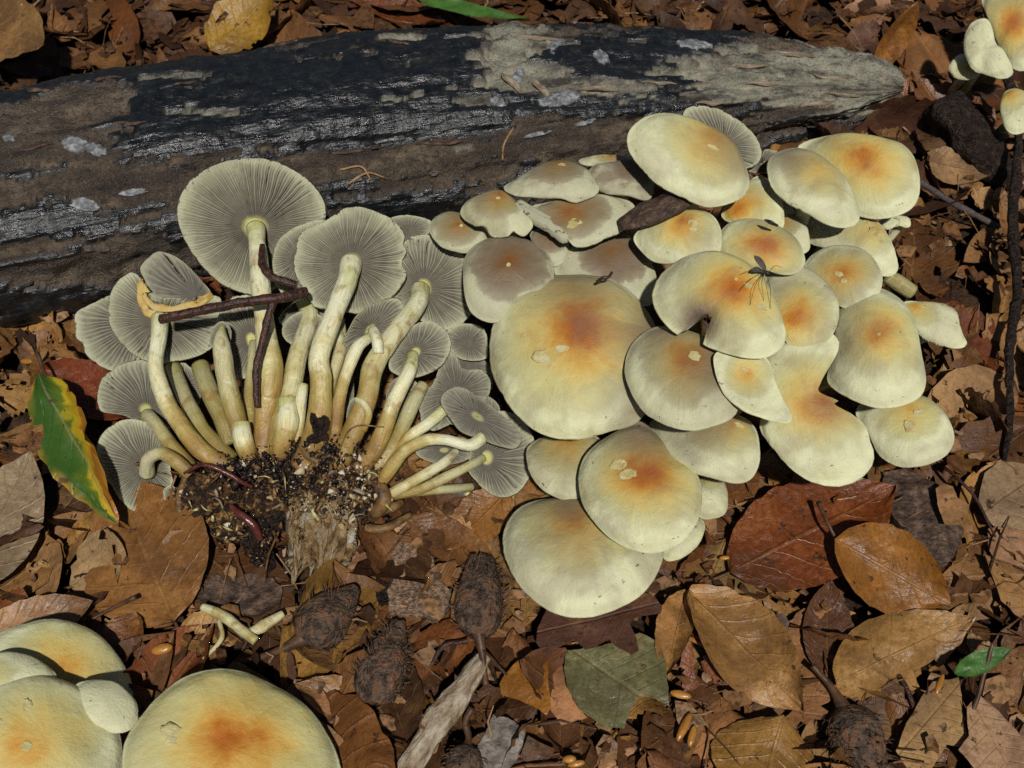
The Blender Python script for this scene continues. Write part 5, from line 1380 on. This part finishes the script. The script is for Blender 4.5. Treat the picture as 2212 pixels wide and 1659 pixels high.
KL('curled olive tan leaf with a hole, rolled along its edge', (1800, 1480), (2095, 1335), 165, (1.5, 1.5), 10, (.26, .14, .045), 11, cup=-.45, curl=.1, crumple=.10, hole=.02)
KL('purplish brown leaf between the golden and olive tan leaves', (1785, 1470), (1788, 1258), 115, (.9, 1.2), 5, (.11, .045, .022), 12, cup=.2)
LS('greenish grey glossy leaf with torn bite, in front of the lowest cap', [(1217, 1442), (1225, 1405), (1300, 1398), (1381, 1367), (1420, 1385), (1437, 1426), (1446, 1527), (1410, 1510), (1381, 1506), (1362, 1530), (1348, 1573), (1300, 1565), (1250, 1531), (1226, 1490)], 1.3, (.115, .115, .052), 13, .14, mat=WETLEAFM, mid=((1225, 1395), (1440, 1545)), wpx=210)
c2 = lambda L: [(725 + .3279 * x, 1147 + .3279 * y) for x, y in L]
c4 = lambda L: [(1358.6 + .3858 * x, 1019 + .3858 * y) for x, y in L]
c1 = lambda L: [(341 + .3858 * x, 768 + .3858 * y) for x, y in L]
LS('dark purplish lobed oak leaf under the lowest cap', c2([(1330, 640), (1320, 740), (1380, 820), (1440, 790), (1570, 710), (1640, 780), (1700, 770), (1800, 710), (1850, 760), (1950, 820), (1995, 790), (1980, 700), (1930, 600), (2000, 570), (2140, 550), (2150, 500), (2100, 440), (2030, 410), (1900, 490), (1700, 480), (1400, 500)]), 1.75, (.075, .032, .022), 14, .08, jag=1.0, mid=((1440, 1300), (1150, 1370)), wpx=130)
LS('glossy amber leaf fragment with a dark red fold', c2([(1080, 1000), (1110, 940), (1200, 850), (1330, 810), (1400, 860), (1400, 1000), (1420, 1180), (1390, 1220), (1300, 1160), (1090, 1060)]), 1.3, (.30, .12, .015), 15, .22, mat=WETLEAFM)
LS('pinkish tan leaf fragment between amber and greenish leaves', c2([(1380, 870), (1440, 860), (1500, 900), (1560, 1120), (1660, 1230), (1490, 1280), (1420, 1180), (1400, 1000)]), 1.0, (.34, .16, .07), 16, .14)
KL('crumpled golden leaf with a greenish half, below the twisted leaf', (1690, 1548), (1640, 1760), 250, (1.4, 1.3), 0, (.27, .14, .035), 17, mat=WETLEAFM, cup=-.2, crumple=.1, fold=-.25)
LS('pale dry torn leaf beside the thin upright stalk', c4([(1700, 1180), (1850, 1150), (1870, 1300), (1900, 1500), (1850, 1540), (1780, 1530), (1700, 1659), (1560, 1659), (1500, 1560), (1560, 1400), (1640, 1260)]), 1.1, (.33, .20, .085), 18, .16, mid=((1930, 1640), (2075, 1470)), wpx=150)
LS('pinkish grey broad leaf beside the pale dry torn leaf', c4([(1960, 1240), (2060, 1330), (2170, 1440), (2260, 1560), (2260, 1720), (1980, 1720), (1840, 1560), (1900, 1480), (1890, 1320)]), 1.3, (.33, .20, .12), 19, .10, mid=((2090, 1490), (2215, 1720)), wpx=210)
KL('small bright green leaf caught on a thin stalk', (2058, 1456), (2182, 1402), 46, (1.9, 2.1), 0, (.055, .15, .02), 20, mat=GRASSM, cup=.2, pleat=.02)
LS('broad grey tan leaf with dark rim beyond the rough bark piece', c4([(1960, 130), (1990, 10), (2080, -60), (2260, -40), (2260, 330), (2120, 310), (2050, 300), (1960, 200)]), 1.3, (.25, .17, .10), 21, .10, mid=((2100, 1120), (2260, 1010)), wpx=180)
LS('pinkish tan leaf below the broad grey tan leaf', c4([(2000, 330), (2100, 305), (2260, 310), (2260, 560), (2180, 620), (2090, 540), (2010, 440)]), .9, (.33, .18, .10), 22, .10)
LS('small toothed tan leaf scrap on the rough bark', c4([(1710, 100), (1760, 70), (1810, 85), (1840, 150), (1905, 190), (1890, 250), (1860, 300), (1770, 295), (1740, 220)]), 1.75, (.30, .16, .07), 23, .08)
KL('upright pointed orange leaf behind the pale log end', (1890, 150), (1982, -2), 62, (2.0, 5.2), 30, (.25, .10, .02), 24, fold=.3, cup=.2, mat=WETLEAFM)
KL('yellow ochre leaf standing behind the log', (455, 110), (590, -20), 130, (1.6, 3.2), 14, (.26, .145, .015), 25, cup=.15, rag=.5, hole=.04)
KL('tan leathery leaf behind the log beside the ochre leaf', (-60, 40), (110, 110), 160, (3.0, 3.4), 10, (.22, .12, .045), 26, cup=.15)
KL('tan rounded leaf on the litter between log end and dark stick', (1990, 345), (2140, 380), 100, (1.4, 1.2), 0, (.27, .16, .08), 27)
KL('rusty leaf lying against the underside of the pale log end', (1890, 260), (2010, 180), 90, (1.0, 1.6), 10, (.17, .06, .02), 28)
KL('brown pointed leaf between husk and root clod', (880, 1120), (1080, 1230), 90, (.9, 1.0), 0, (.17, .075, .025), 29)
KL('orange brown leaf under the lowest gilled fan', (1100, 1060), (960, 1190), 110, (1.1, .9), 5, (.20, .085, .02), 30, mat=WETLEAFM)
KL('tan leaf between the bristly husk and the big yellow cap', (900, 1560), (640, 1480), 110, (.7, .8), 0, (.26, .14, .055), 31)
KL('pinkish leaf beside the big yellow cap', (640, 1470), (690, 1640), 110, (.7, .7), 0, (.28, .14, .07), 32)
V, F, uv = leaf_arrays(6.0, .9, 5, curl=.2, cup=.2, nv=7, pleat=0, shape=.6)
b, t_ = W(900, -8, 2.2), W(1020, 22, 2.0)
ax = nrm(t_ - b); yv = nrm(np.cross([0, -.3, 1.], ax)); zv = np.cross(ax, yv)
tag(mk('grass_blade', b + V[:, :1] * ax + V[:, 1:2] * yv + V[:, 2:3] * zv, F, GRASSM, uv=uv), 'bright green blade lying behind the log', 'grass')

# ------------------------------------------------------------------ husks, bark, sticks
husk('spiky open beech husk touching the lowest cap', (1030, 1375), (1042, 1205), 125, 1.5, [((1040, 1400), 1.3), ((1045, 1440), 1.0), ((1050, 1480), .8)], 1, .35, 170, zt=1.6)
husk('grey pointed beech husk below the pale wood stub', (655, 1385), (770, 1270), 140, 1.2, [((610, 1402), 1.1), ((560, 1420), .9), ((500, 1440), .7)], 2, .05, 60)
husk('bristly brown beech husk beside the big yellow cap', (800, 1520), (862, 1345), 130, 1.3, [((770, 1535), 1.1), ((735, 1550), .9), ((700, 1568), .8)], 3, .15, 130)
husk('ribbed brown beech husk with thick stalk among pale leaves', (1822, 1530), (1900, 1690), 135, 1.3, [((1800, 1490), 1.4), ((1775, 1460), 1.5), ((1755, 1438), 1.6)], 4, .1, 140)
husk('rounded grey beech husk next to the rotten stick', (1010, 1612), (985, 1720), 95, 1.1, [((1012, 1590), 1.1), ((1005, 1560), 1.2), ((1020, 1530), 1.3)], 5, .05, 50)
BS = bark_sheet
BS('tan porous bark chip below the uprooted clump', c1([(1330, 1030), (1430, 1060), (1540, 1130), (1570, 1250), (1640, 1310), (1630, 1400), (1560, 1470), (1300, 1450), (1290, 1300), (1340, 1200), (1310, 1100)]), 1.0, TANBARKM, 1)
BS('black crumbling bark next to the tan porous chip', c1([(1230, 1080), (1320, 1060), (1330, 1190), (1360, 1230), (1330, 1380), (1240, 1400), (1210, 1260)]), .8, BLACKSOILM, 2, .4, .25)
BS('brown bark chip dusted with white mould', c1([(210, 1300), (300, 1230), (440, 1240), (520, 1210), (640, 1240), (700, 1310), (680, 1400), (560, 1450), (380, 1430), (230, 1390)]), .8, DARKBARKM, 3)
BS('grey flaking bark chip beside the rotten stick', c2([(930, 1430), (1040, 1210), (1140, 1230), (1250, 1300), (1230, 1420), (1150, 1561), (980, 1600)]), .9, GREYBARKM, 4)
BS('rough brown bark slab beside the rust red leaf', c4([(1430, 0), (1560, -30), (1700, 60), (1800, 140), (1870, 330), (1850, 430), (1780, 520), (1680, 570), (1620, 420), (1490, 260), (1420, 120)]), 1.2, DARKBARKM, 5, .5, .16)
P_ = [Pd(1340, 487, 36.6), Pd(1395, 465, 36.5), Pd(1450, 440, 36.5), Pd(1492, 428, 36.7)]
V, F, uv, t = tube(P_, [.32, .62, .60, .35], 26, 40, .3, 8, 1.3, .45)
tag(mk('bark_chip', V, F, DARKBARKM, uv=uv), 'grey brown bark chip lodged among the caps', 'bark')
V, F, uv, t = tube([W(1050, 1415, 1.0), W(990, 1500, 1.0), W(930, 1585, 1.0), W(870, 1690, .9)], [.22, .42, .46, .42], 30, 60, .3, 9, 1.2, .55)
cpath = np.repeat(catmull([W(1050, 1415, 1.0), W(990, 1500, 1.0), W(930, 1585, 1.0), W(870, 1690, .9)], 60), 30, axis=0)
gg = np.stack([np.cos(uv[:-2, 0] * 6.283) * 4, np.sin(uv[:-2, 0] * 6.283) * 4, uv[:-2, 1] * .4], -1)
V[:-2] = cpath + (V[:-2] - cpath) * (1 + .3 * fbm(gg, 4, 71))[:, None]
tag(mk('rotten_stick', V, F, PUREWOODM, uv=uv), 'pale crumbly rotten stick among the husks', 'stick')
for i, (p, r, lab) in enumerate([([((437, 1310), 1.3), ((490, 1335), 1.3), ((553, 1386), 1.2)], [.14, .17, .15], 'yellow stem fragment lying on the mouldy bark chip'), ([((612, 1325), 1.2), ((570, 1352), 1.2), ((535, 1368), 1.1)], [.12, .2, .12], 'pale frayed stem fragment crossing the yellow one'),
                                 ([((474, 1340), 1.0), ((478, 1380), 1.1), ((440, 1425), 1.0)], [.07, .08, .07], 'thin crooked yellow stem fragment near the big yellow cap')]):
    V, F, uv, t = tube([W(*q, z) for q, z in p], r, 10, 26, .3, 20 + i, 2)
    tag(mk('stem_fragment', V, F, STEMM, attrs={'t': .5, 'dusk': .2}, uv=uv), lab, 'stem')

twig('forked wet brown twig lying across the uprooted stems', [([(346, 690, 36.5), (430, 672, 36.3), (530, 652, 36.2), (600, 645, 36.3), (662, 630, 36.9)], [.17, .17, .17, .18, .19]),
     ([(590, 648, 36.3), (578, 690, 36.2), (566, 740, 36.2), (553, 800, 36.1), (556, 880, 36.2)], [.13, .13, .12, .12, .10]),
     ([(567, 530, 38.0), (566, 568, 37.6), (588, 598, 37.3), (640, 616, 37.3)], [.10, .14, .15, .15])], seed=3)
def gtwig(label, pts, r, mat=None, seed=1, name='twig', nseg=10, knots=.25):
    V, F, uv, t = tube([W(*p, z) for p, z in pts], r, nseg, 16 * len(pts), knots, seed, 2.2)
    return tag(mk(name, V, F, mat or TWIGM, uv=uv), label, 'twig')
gtwig('black gnarled stick standing up beside the far ragged mushrooms', [((2168, 1010), .8), ((2182, 900), 1.2), ((2180, 760), 1.6), ((2196, 620), 1.9), ((2188, 480), 2.2), ((2200, 300), 2.8), ((2180, 180), 3.4), ((2150, 110), 3.8), ((2128, 10), 4.4)], [.08, .14, .18, .22, .22, .2, .2, .17, .12], BLACKSOILM, seed=4, name='stick', knots=.6)
gtwig('thin grey twig between the large orange cap and black stick', [((1985, 392), 1.3), ((2070, 445), 1.2), ((2160, 492), 1.0)], [.14, .15, .12], GREYTWIGM, 5)
gtwig('thin brown stalk bent over the small green leaf', [((2144, 1390), 2.3), ((2125, 1460), 1.8), ((2105, 1525), 1.3), ((2070, 1580), 1.0)], [.06, .06, .07, .05], STALKM, 6)
gtwig('thin curved twig beside the broad grey tan leaf', [((2040, 1010), 1.4), ((2075, 1040), 1.6), ((2110, 1080), 1.5), ((2150, 1160), 1.2)], [.05, .06, .06, .04], TWIGM, 7)
gtwig('short black twig beside the olive tan leaf', [((1935, 1450), 1.0), ((1960, 1490), 1.0), ((1978, 1540), .9)], [.07, .08, .05], TWIGM, 8)
gtwig('dark curved stalk beside the tan porous chip', [((1010, 1385), 1.0), ((960, 1395), 1.1), ((930, 1440), .9)], [.10, .07, .05], TWIGM, 9)
gtwig('straight tan twig under the kidney shaped cap', [((1560, 1100), .9), ((1640, 1078), 1.0), ((1720, 1060), .9)], [.06, .07, .05], NEEDLEM, 10)
V, F, uv, t = tube([W(1985, 250, 1.4), W(2040, 250, 1.9), W(2120, 320, 1.5), W(2190, 400, 1.0)], [.5, 1.3, 1.2, .6], 30, 44, .5, 12, 1.1, .7)
tag(mk('rotten_branch', V, F, BLACKSOILM, uv=uv), 'black wet rotten branch between log end and black stick', 'branch')

for i, (x, y, x2, y2, x3, y3, lab) in enumerate([(1085, 345, 1088, 315, 1108, 275, 'rusty dry needle standing on the log above the nibbled cap'), (755, 398, 790, 372, 830, 385, 'bent rusty fibre lying on the log beside the wavy gilled cap'), (735, 365, 780, 358, 800, 385, 'thin curved rusty fibre on the log')]):
    P_ = []
    for (xx, yy), hh in (((x, y), .05), ((x2, y2), .2), ((x3, y3), .1)):
        p, n_ = log_surf(xx, yy)
        P_.append(p + n_ * hh)
    V, F, uv, t = tube(P_, [.05, .05, .03], 6, 14, .3, i, 3)
    tag(mk('dry_needle', V, F, NEEDLEM, uv=uv), lab, 'needle')

# ------------------------------------------------------------------ small creatures
def gnat():
    b = capC.on(1648, 592) + capC.n * .16
    root = thing('gnat', 'long legged grey gnat resting on the notched cap', 'insect', b)
    q = lambda x, y, h: capC.on(x, y) + capC.n * h
    V, F, uv, t = tube([q(1627, 594, .18), q(1640, 592, .2), q(1652, 594, .2), q(1662, 597, .17)], [.03, .06, .07, .03], 8, 18, .1, 2, 4)
    mk('body', V, F, INSM, root)
    for (a, m, e) in (((1655, 592), (1640, 572), (1629, 560)), ((1652, 594), (1636, 591), (1621, 595))):
        A_, M_, E_ = q(*a, .24), q(*m, .30), q(*e, .26)
        d = nrm(E_ - A_); s_ = nrm(np.cross(d, capC.n))
        tt = np.linspace(0, 1, 9)
        w = .10 * np.sin(math.pi * tt ** .8) ** .7 + .004
        P = catmull([A_, M_, E_], 9)
        V = np.vstack([P + s_ * w[:, None], P, P - s_ * w[:, None]])
        mk('wing', V, np.ascontiguousarray(grid_faces(3, 9, wrap=False)), WINGM, root)
    for a, m, e in (((1648, 596), (1632, 628), (1620, 660)), ((1655, 598), (1664, 632), (1664, 668)), ((1644, 595), (1620, 616), (1595, 631)), ((1636, 594), (1618, 596), (1596, 595)), ((1660, 595), (1674, 585), (1688, 578)), ((1652, 597), (1646, 620), (1650, 650))):
        V, F, uv, t = tube([q(*a, .18), q(*m, .34), q(*e, .02)], [.010, .008, .006], 5, 14)
        mk('leg', V, F, INSM, root)
gnat()
rt = thing('fly', 'small black fly beside the deep orange domed cap', 'insect', Pd(1667, 482, 35.3))
V, F, uv, t = tube([Pd(1652, 475, 35.35), Pd(1664, 480, 35.2), Pd(1680, 488, 35.25)], [.03, .075, .04], 8, 14, .15, 2, 4)
mk('body', V, F, INSM, rt)
V, F, uv, t = tube([Pd(1658, 474, 35.2), Pd(1670, 480, 35.1), Pd(1682, 486, 35.2)], [.01, .05, .01], 8, 10, 0, 2, 4, .25)
mk('wing', V, F, WINGM, rt)
V, F, uv, t = tube([Pd(1290, 608, 35.9), Pd(1302, 600, 35.7), Pd(1315, 598, 35.7), Pd(1322, 588, 35.8)], [.05, .06, .05, .05], 7, 16, .3, 3, 4)
tag(mk('leaf_scrap', V, F, TWIGM), 'tiny black scrap lying on the rusty brown cap', 'leaf')

# ------------------------------------------------------------------ bud scales and beech nuts
BUDS = [(1505, 1385, 50, 14, -30), (1470, 1500, 46, 18, -15), (1478, 1570, 70, 18, 60), (1495, 1590, 50, 16, 70), (1590, 1160, 26, 14, -30), (1245, 1650, 40, 16, 10), (1230, 1640, 30, 18, 0), (2030, 1478, 50, 12, 60), (130, 1400, 26, 10, 20), (690, 740, 20, 8, 10),
        (350, 1402, 50, 26, 10), (60, 780, 34, 14, -5), (1565, 1205, 22, 10, 0)]
for i, (x, y, l, w, a) in enumerate(BUDS):
    p = W(x, y, 1.2)
    d = (p - CAM) @ FWD
    ca, sa = math.cos(math.radians(a)), math.sin(math.radians(a))
    u_, v_ = np.array([ca, sa, .1]), np.array([-sa, ca, 0])
    V, F = blob((0, 0, 0), (l * d / FPX / 2, w * d / FPX / 2, w * d / FPX / 2.6), 40 + i, .18, 1.5, 14, 9)
    V = p + V[:, :1] * nrm(u_) + V[:, 1:2] * nrm(v_) + V[:, 2:3] * np.array([0, 0, 1.])
    tag(mk('bud_scale', V, F, AMBERM), ['long amber bud scale beside the twisted golden leaf', 'shiny amber nut beside the greenish grey leaf', 'long upright amber bud scale below the greenish grey leaf', 'second amber bud scale below the greenish grey leaf', 'small amber bud scale under the dashed rim cap', 'amber scale beside the grey flaking bark', 'second amber scale beside the grey flaking bark', 'slim amber scale beside the olive tan leaf', 'small amber scale above the rounded yellow cap', 'tiny amber scale hidden among the uprooted stems', 'broad amber scale at the stalk of the large brown leaf', 'flat amber scale at the foot of the log', 'tiny amber scale near the rust red leaf'][i], 'bud scale', 'amber bud scales in the litter')

# ------------------------------------------------------------------ the fallen leaves all over the ground
rng = random.Random(11)
KINDS = [('tan', (.34, .165, .05), 'tan beech leaf lying loose in the leaf litter', 'tan fallen leaves', 26), ('brown', (.17, .070, .020), 'mid brown beech leaf lying loose in the leaf litter', 'brown fallen leaves', 30),
         ('dark', (.07, .032, .017), 'dark decayed beech leaf lying loose in the leaf litter', 'dark fallen leaves', 18), ('pale', (.40, .23, .10), 'pale dry beech leaf lying loose in the leaf litter', 'pale fallen leaves', 12),
         ('rust', (.17, .052, .014), 'rusty orange beech leaf lying loose in the leaf litter', 'rusty fallen leaves', 10)]
LANDMARKS = [('spiky open husk', 1040, 1290), ('grey pointed husk', 700, 1330), ('bristly brown husk', 835, 1440), ('ribbed husk', 1860, 1600), ('rotten stick', 960, 1540), ('tan porous bark chip', 905, 1240), ('mouldy bark chip', 515, 1285), ('grey flaking bark', 1080, 1600),
             ('rough bark slab', 1985, 1130), ('rust red leaf', 1740, 1150), ('blotched orange leaf', 1920, 1240), ('twisted golden leaf', 1620, 1400), ('olive tan leaf', 1950, 1400), ('greenish grey leaf', 1330, 1470), ('lobed oak leaf', 1290, 1350), ('amber leaf', 1130, 1470),
             ('crumpled golden leaf', 1660, 1640), ('small green leaf', 2120, 1425), ('broad grey tan leaf', 2160, 1080), ('black stick', 2190, 700), ('warted yellowish cap', 1970, 940), ('torn yellow wedge', 2040, 700), ('large orange cap', 1900, 380), ('pale log end', 1900, 200), ('black rotten branch', 2090, 270),
             ('far ragged mushrooms', 2130, 90), ('upright pointed leaf', 1930, 60), ('green blade', 970, 5), ('yellow ochre leaf', 510, 40), ('tan leathery leaf', 50, 70), ('yellow green leaf', 180, 980), ('grey leathery leaf', 40, 1110), ('large brown beech leaf', 260, 1200),
             ('group of yellow caps', 120, 1450), ('big spotted yellow cap', 500, 1600), ('root clod', 600, 1150), ('lowest cap', 1260, 1250), ('kidney shaped cap', 1770, 1020), ('lowest fan of gills', 1030, 1110), ('outer gilled cap', 190, 740)]
variants = []
STATE = []
for k in range(34):
    L = rng.uniform(3.2, 6.2)
    cup, hole, fold = rng.uniform(-.35, .5), rng.choice([0, .04, .15, .3, .4]), rng.choice([0, 0, .2, .45, -.3])
    V, F, uv = leaf_arrays(L, L * rng.uniform(.48, .66), 500 + k, curl=rng.uniform(-.3, .45), cup=cup, fold=fold, twist=rng.uniform(-.9, .9), rag=rng.uniform(.2, 1.0), crumple=rng.uniform(.06, .16), hole=hole, nu=21, nv=13)
    V = V - np.array([L / 2, 0, 0])
    me = mesh_data('fallen_leaf', V, F, uv=uv)
    me.materials.append(LEAFM if k % 4 else WETLEAFM)
    variants.append(me)
    STATE.append('badly torn' if hole >= .3 else 'holed' if hole >= .15 else 'folded' if abs(fold) >= .3 else 'curled' if abs(cup) > .25 else 'flattish')
pool = sum([[i] * k[4] for i, k in enumerate(KINDS)], [])
placed = 0
pts_done = []
tries = 0
while placed < 298 and tries < 9000:
    tries += 1
    px, py = rng.uniform(-120, 2330), rng.uniform(-120, 1760)
    if px < 1850 and 80 < py < 690 - .22 * px:
        continue                                                   # under the log
    if 450 < px < 1850 and 420 < py < 980:
        continue                                                   # under the clumps
    p = W(px, py, 0)
    if any((p[0] - a) ** 2 + (p[1] - b) ** 2 < 1.55 ** 2 for a, b in pts_done):
        continue
    pts_done.append((p[0], p[1]))
    ki = rng.choice(pool)
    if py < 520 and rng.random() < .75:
        ki = rng.choice([1, 2, 2, 2, 4])                              # darker leaves behind: the light's falloff put into their colour
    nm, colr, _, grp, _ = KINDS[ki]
    vi = rng.randrange(len(variants))
    o = bpy.data.objects.new('fallen_leaf', variants[vi])
    COL.objects.link(o)
    o.location = (p[0] * S, p[1] * S, rng.uniform(.25, .9) * S)
    o.rotation_euler = (rng.gauss(0, .3) + (math.pi if rng.random() < .3 else 0), rng.gauss(0, .3), rng.uniform(0, 6.28))
    sc_ = rng.uniform(.5, 1.0) if py > 420 else rng.uniform(.9, 1.35)
    o.scale = (sc_, sc_, sc_)
    f = rng.uniform(.65, 1.25)
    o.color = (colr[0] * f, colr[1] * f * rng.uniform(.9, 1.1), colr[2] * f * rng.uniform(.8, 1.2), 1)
    near, near2 = [l[0] for l in sorted(LANDMARKS, key=lambda l: (l[1] - px) ** 2 + (l[2] - py) ** 2)[:2]]
    big = 'small ' if sc_ < .68 else 'large ' if sc_ > 1.1 else ''
    tag(o, f'{big}{STATE[vi]} {nm} leaf between {near} and {near2}', 'leaf', grp + ' of the litter')
    placed += 1

# crumbled leaf bits, fibres and soil crumbs: more than anyone could count
def build_debris():
    r = np.random.default_rng(4)
    n = 11000
    x = r.uniform(-38, 42, n)
    y = r.uniform(-22, 52, n)
    z = r.uniform(.05, 1.15, n) ** 1.3
    size = r.gamma(2.2, .32, n).clip(.12, 2.2)
    size = np.where(y > 13, (size * 1.5).clip(.2, 2.6), size)
    k = 7
    th = (np.arange(k) * 2 * math.pi / k)[None] + r.uniform(-.35, .35, (n, k))
    rad = size[:, None] * r.uniform(.45, 1.0, (n, k)) * .5
    lx, ly = rad * np.cos(th), rad * np.sin(th) * r.uniform(.4, 1.0, (n, 1))
    cur = r.uniform(-.9, .9, (n, 1))
    lz = cur * (lx ** 2) / (size[:, None] + .1) * 1.4 + r.normal(0, .03, (n, k))
    a, b, c = r.uniform(0, 6.28, n), r.normal(0, .38, n), r.normal(0, .38, n)
    P = np.stack([lx, ly, lz], -1)
    P = np.concatenate([np.zeros((n, 1, 3)), P], 1)
    def rot(P, ang, i, j):
        q = P.copy()
        q[..., i] = P[..., i] * np.cos(ang)[:, None] - P[..., j] * np.sin(ang)[:, None]
        q[..., j] = P[..., i] * np.sin(ang)[:, None] + P[..., j] * np.cos(ang)[:, None]
        return q
    P = rot(rot(rot(P, b, 1, 2), c, 0, 2), a, 0, 1)
    V = (P + np.stack([x, y, z], -1)[:, None]).reshape(-1, 3)
    base = (np.arange(n) * (k + 1))[:, None]
    j = np.arange(k)
    F = np.stack([np.broadcast_to(base, (n, k)), base + 1 + j, base + 1 + (j + 1) % k], -1).reshape(-1, 3)
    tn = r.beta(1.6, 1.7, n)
    tint = np.repeat(np.where(y > 14, tn * .55, tn), k + 1)  # bits at the back tinted darker, in place of fading light
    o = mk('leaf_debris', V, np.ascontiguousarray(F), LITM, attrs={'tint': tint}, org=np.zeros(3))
    o['kind'], o['label'] = 'stuff', 'crumbled brown leaf bits covering the soil'
    # fibres
    m = 1500
    parts = []
    for i in range(m):
        p = np.array([r.uniform(-30, 34), r.uniform(-20, 40), r.uniform(.5, 1.3)])
        ang, l = r.uniform(0, 6.28), r.gamma(2.0, .5) + .3
        d = np.array([math.cos(ang), math.sin(ang), r.normal(0, .15)])
        s_ = np.array([-d[1], d[0], 0]) * r.uniform(.015, .05)
        bow = np.array([0, 0, r.uniform(-.1, .2)]) + s_ * r.uniform(-5, 5)
        a_, m_, e_ = p, p + d * l * .5 + bow, p + d * l
        zz = np.array([0, 0, .03])
        V = np.array([a_ - s_, a_ + s_, m_ - s_, m_ + s_, e_ - s_ * .4, e_ + s_ * .4, a_ + zz, m_ + zz, e_ + zz])
        parts.append((V, [(0, 6, 7, 2), (6, 1, 3, 7), (2, 7, 8, 4), (7, 3, 5, 8)], {'tint': np.full(9, r.beta(2, 1.6))}))
    V, F, A = join(parts)
    o = mk('needle_litter', V, F, LITM, attrs=A, org=np.zeros(3))
    o['kind'], o['label'] = 'stuff', 'thin dry fibres and needles strewn over the leaves'
build_debris()

# the matted layer of older leaves below, past counting
def build_mat():
    r = random.Random(77)
    Vs, Fs, U, T, off = [], [], [], [], 0
    for i in range(1300):
        L = r.uniform(2.6, 6.0)
        V, F, uv = leaf_arrays(L, L * r.uniform(.45, .65), 900 + i, curl=r.uniform(-.2, .3), cup=r.uniform(-.25, .35), fold=r.choice([0, 0, .25, -.2]), twist=r.uniform(-.6, .6), rag=r.uniform(.2, 1.0), crumple=r.uniform(.05, .14), hole=r.choice([0, .05, .2, .35]), nu=13, nv=9)
        V = V - np.array([L / 2, 0, 0])
        a, b, c = r.uniform(0, 6.28), r.gauss(0, .16), r.gauss(0, .16)
        M = np.array(Matrix.Rotation(a, 3, 'Z') @ Matrix.Rotation(b, 3, 'X') @ Matrix.Rotation(c, 3, 'Y'))
        p = np.array([r.uniform(-36, 40), r.uniform(-21, 50), r.uniform(.1, .75)])
        Vs.append(V @ M.T + p)
        Fs.append(F + off)
        U.append(uv)
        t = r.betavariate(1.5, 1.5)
        T.append(np.full(len(V), t * .6 if p[1] > 14 else t))  # far leaves get a darker tint: light falloff painted in
        off += len(V)
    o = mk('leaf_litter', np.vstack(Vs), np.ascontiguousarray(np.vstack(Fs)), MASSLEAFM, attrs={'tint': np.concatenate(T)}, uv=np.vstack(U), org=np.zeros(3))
    o['kind'], o['label'] = 'stuff', 'matted layer of damp brown beech leaves over the soil'
build_mat()
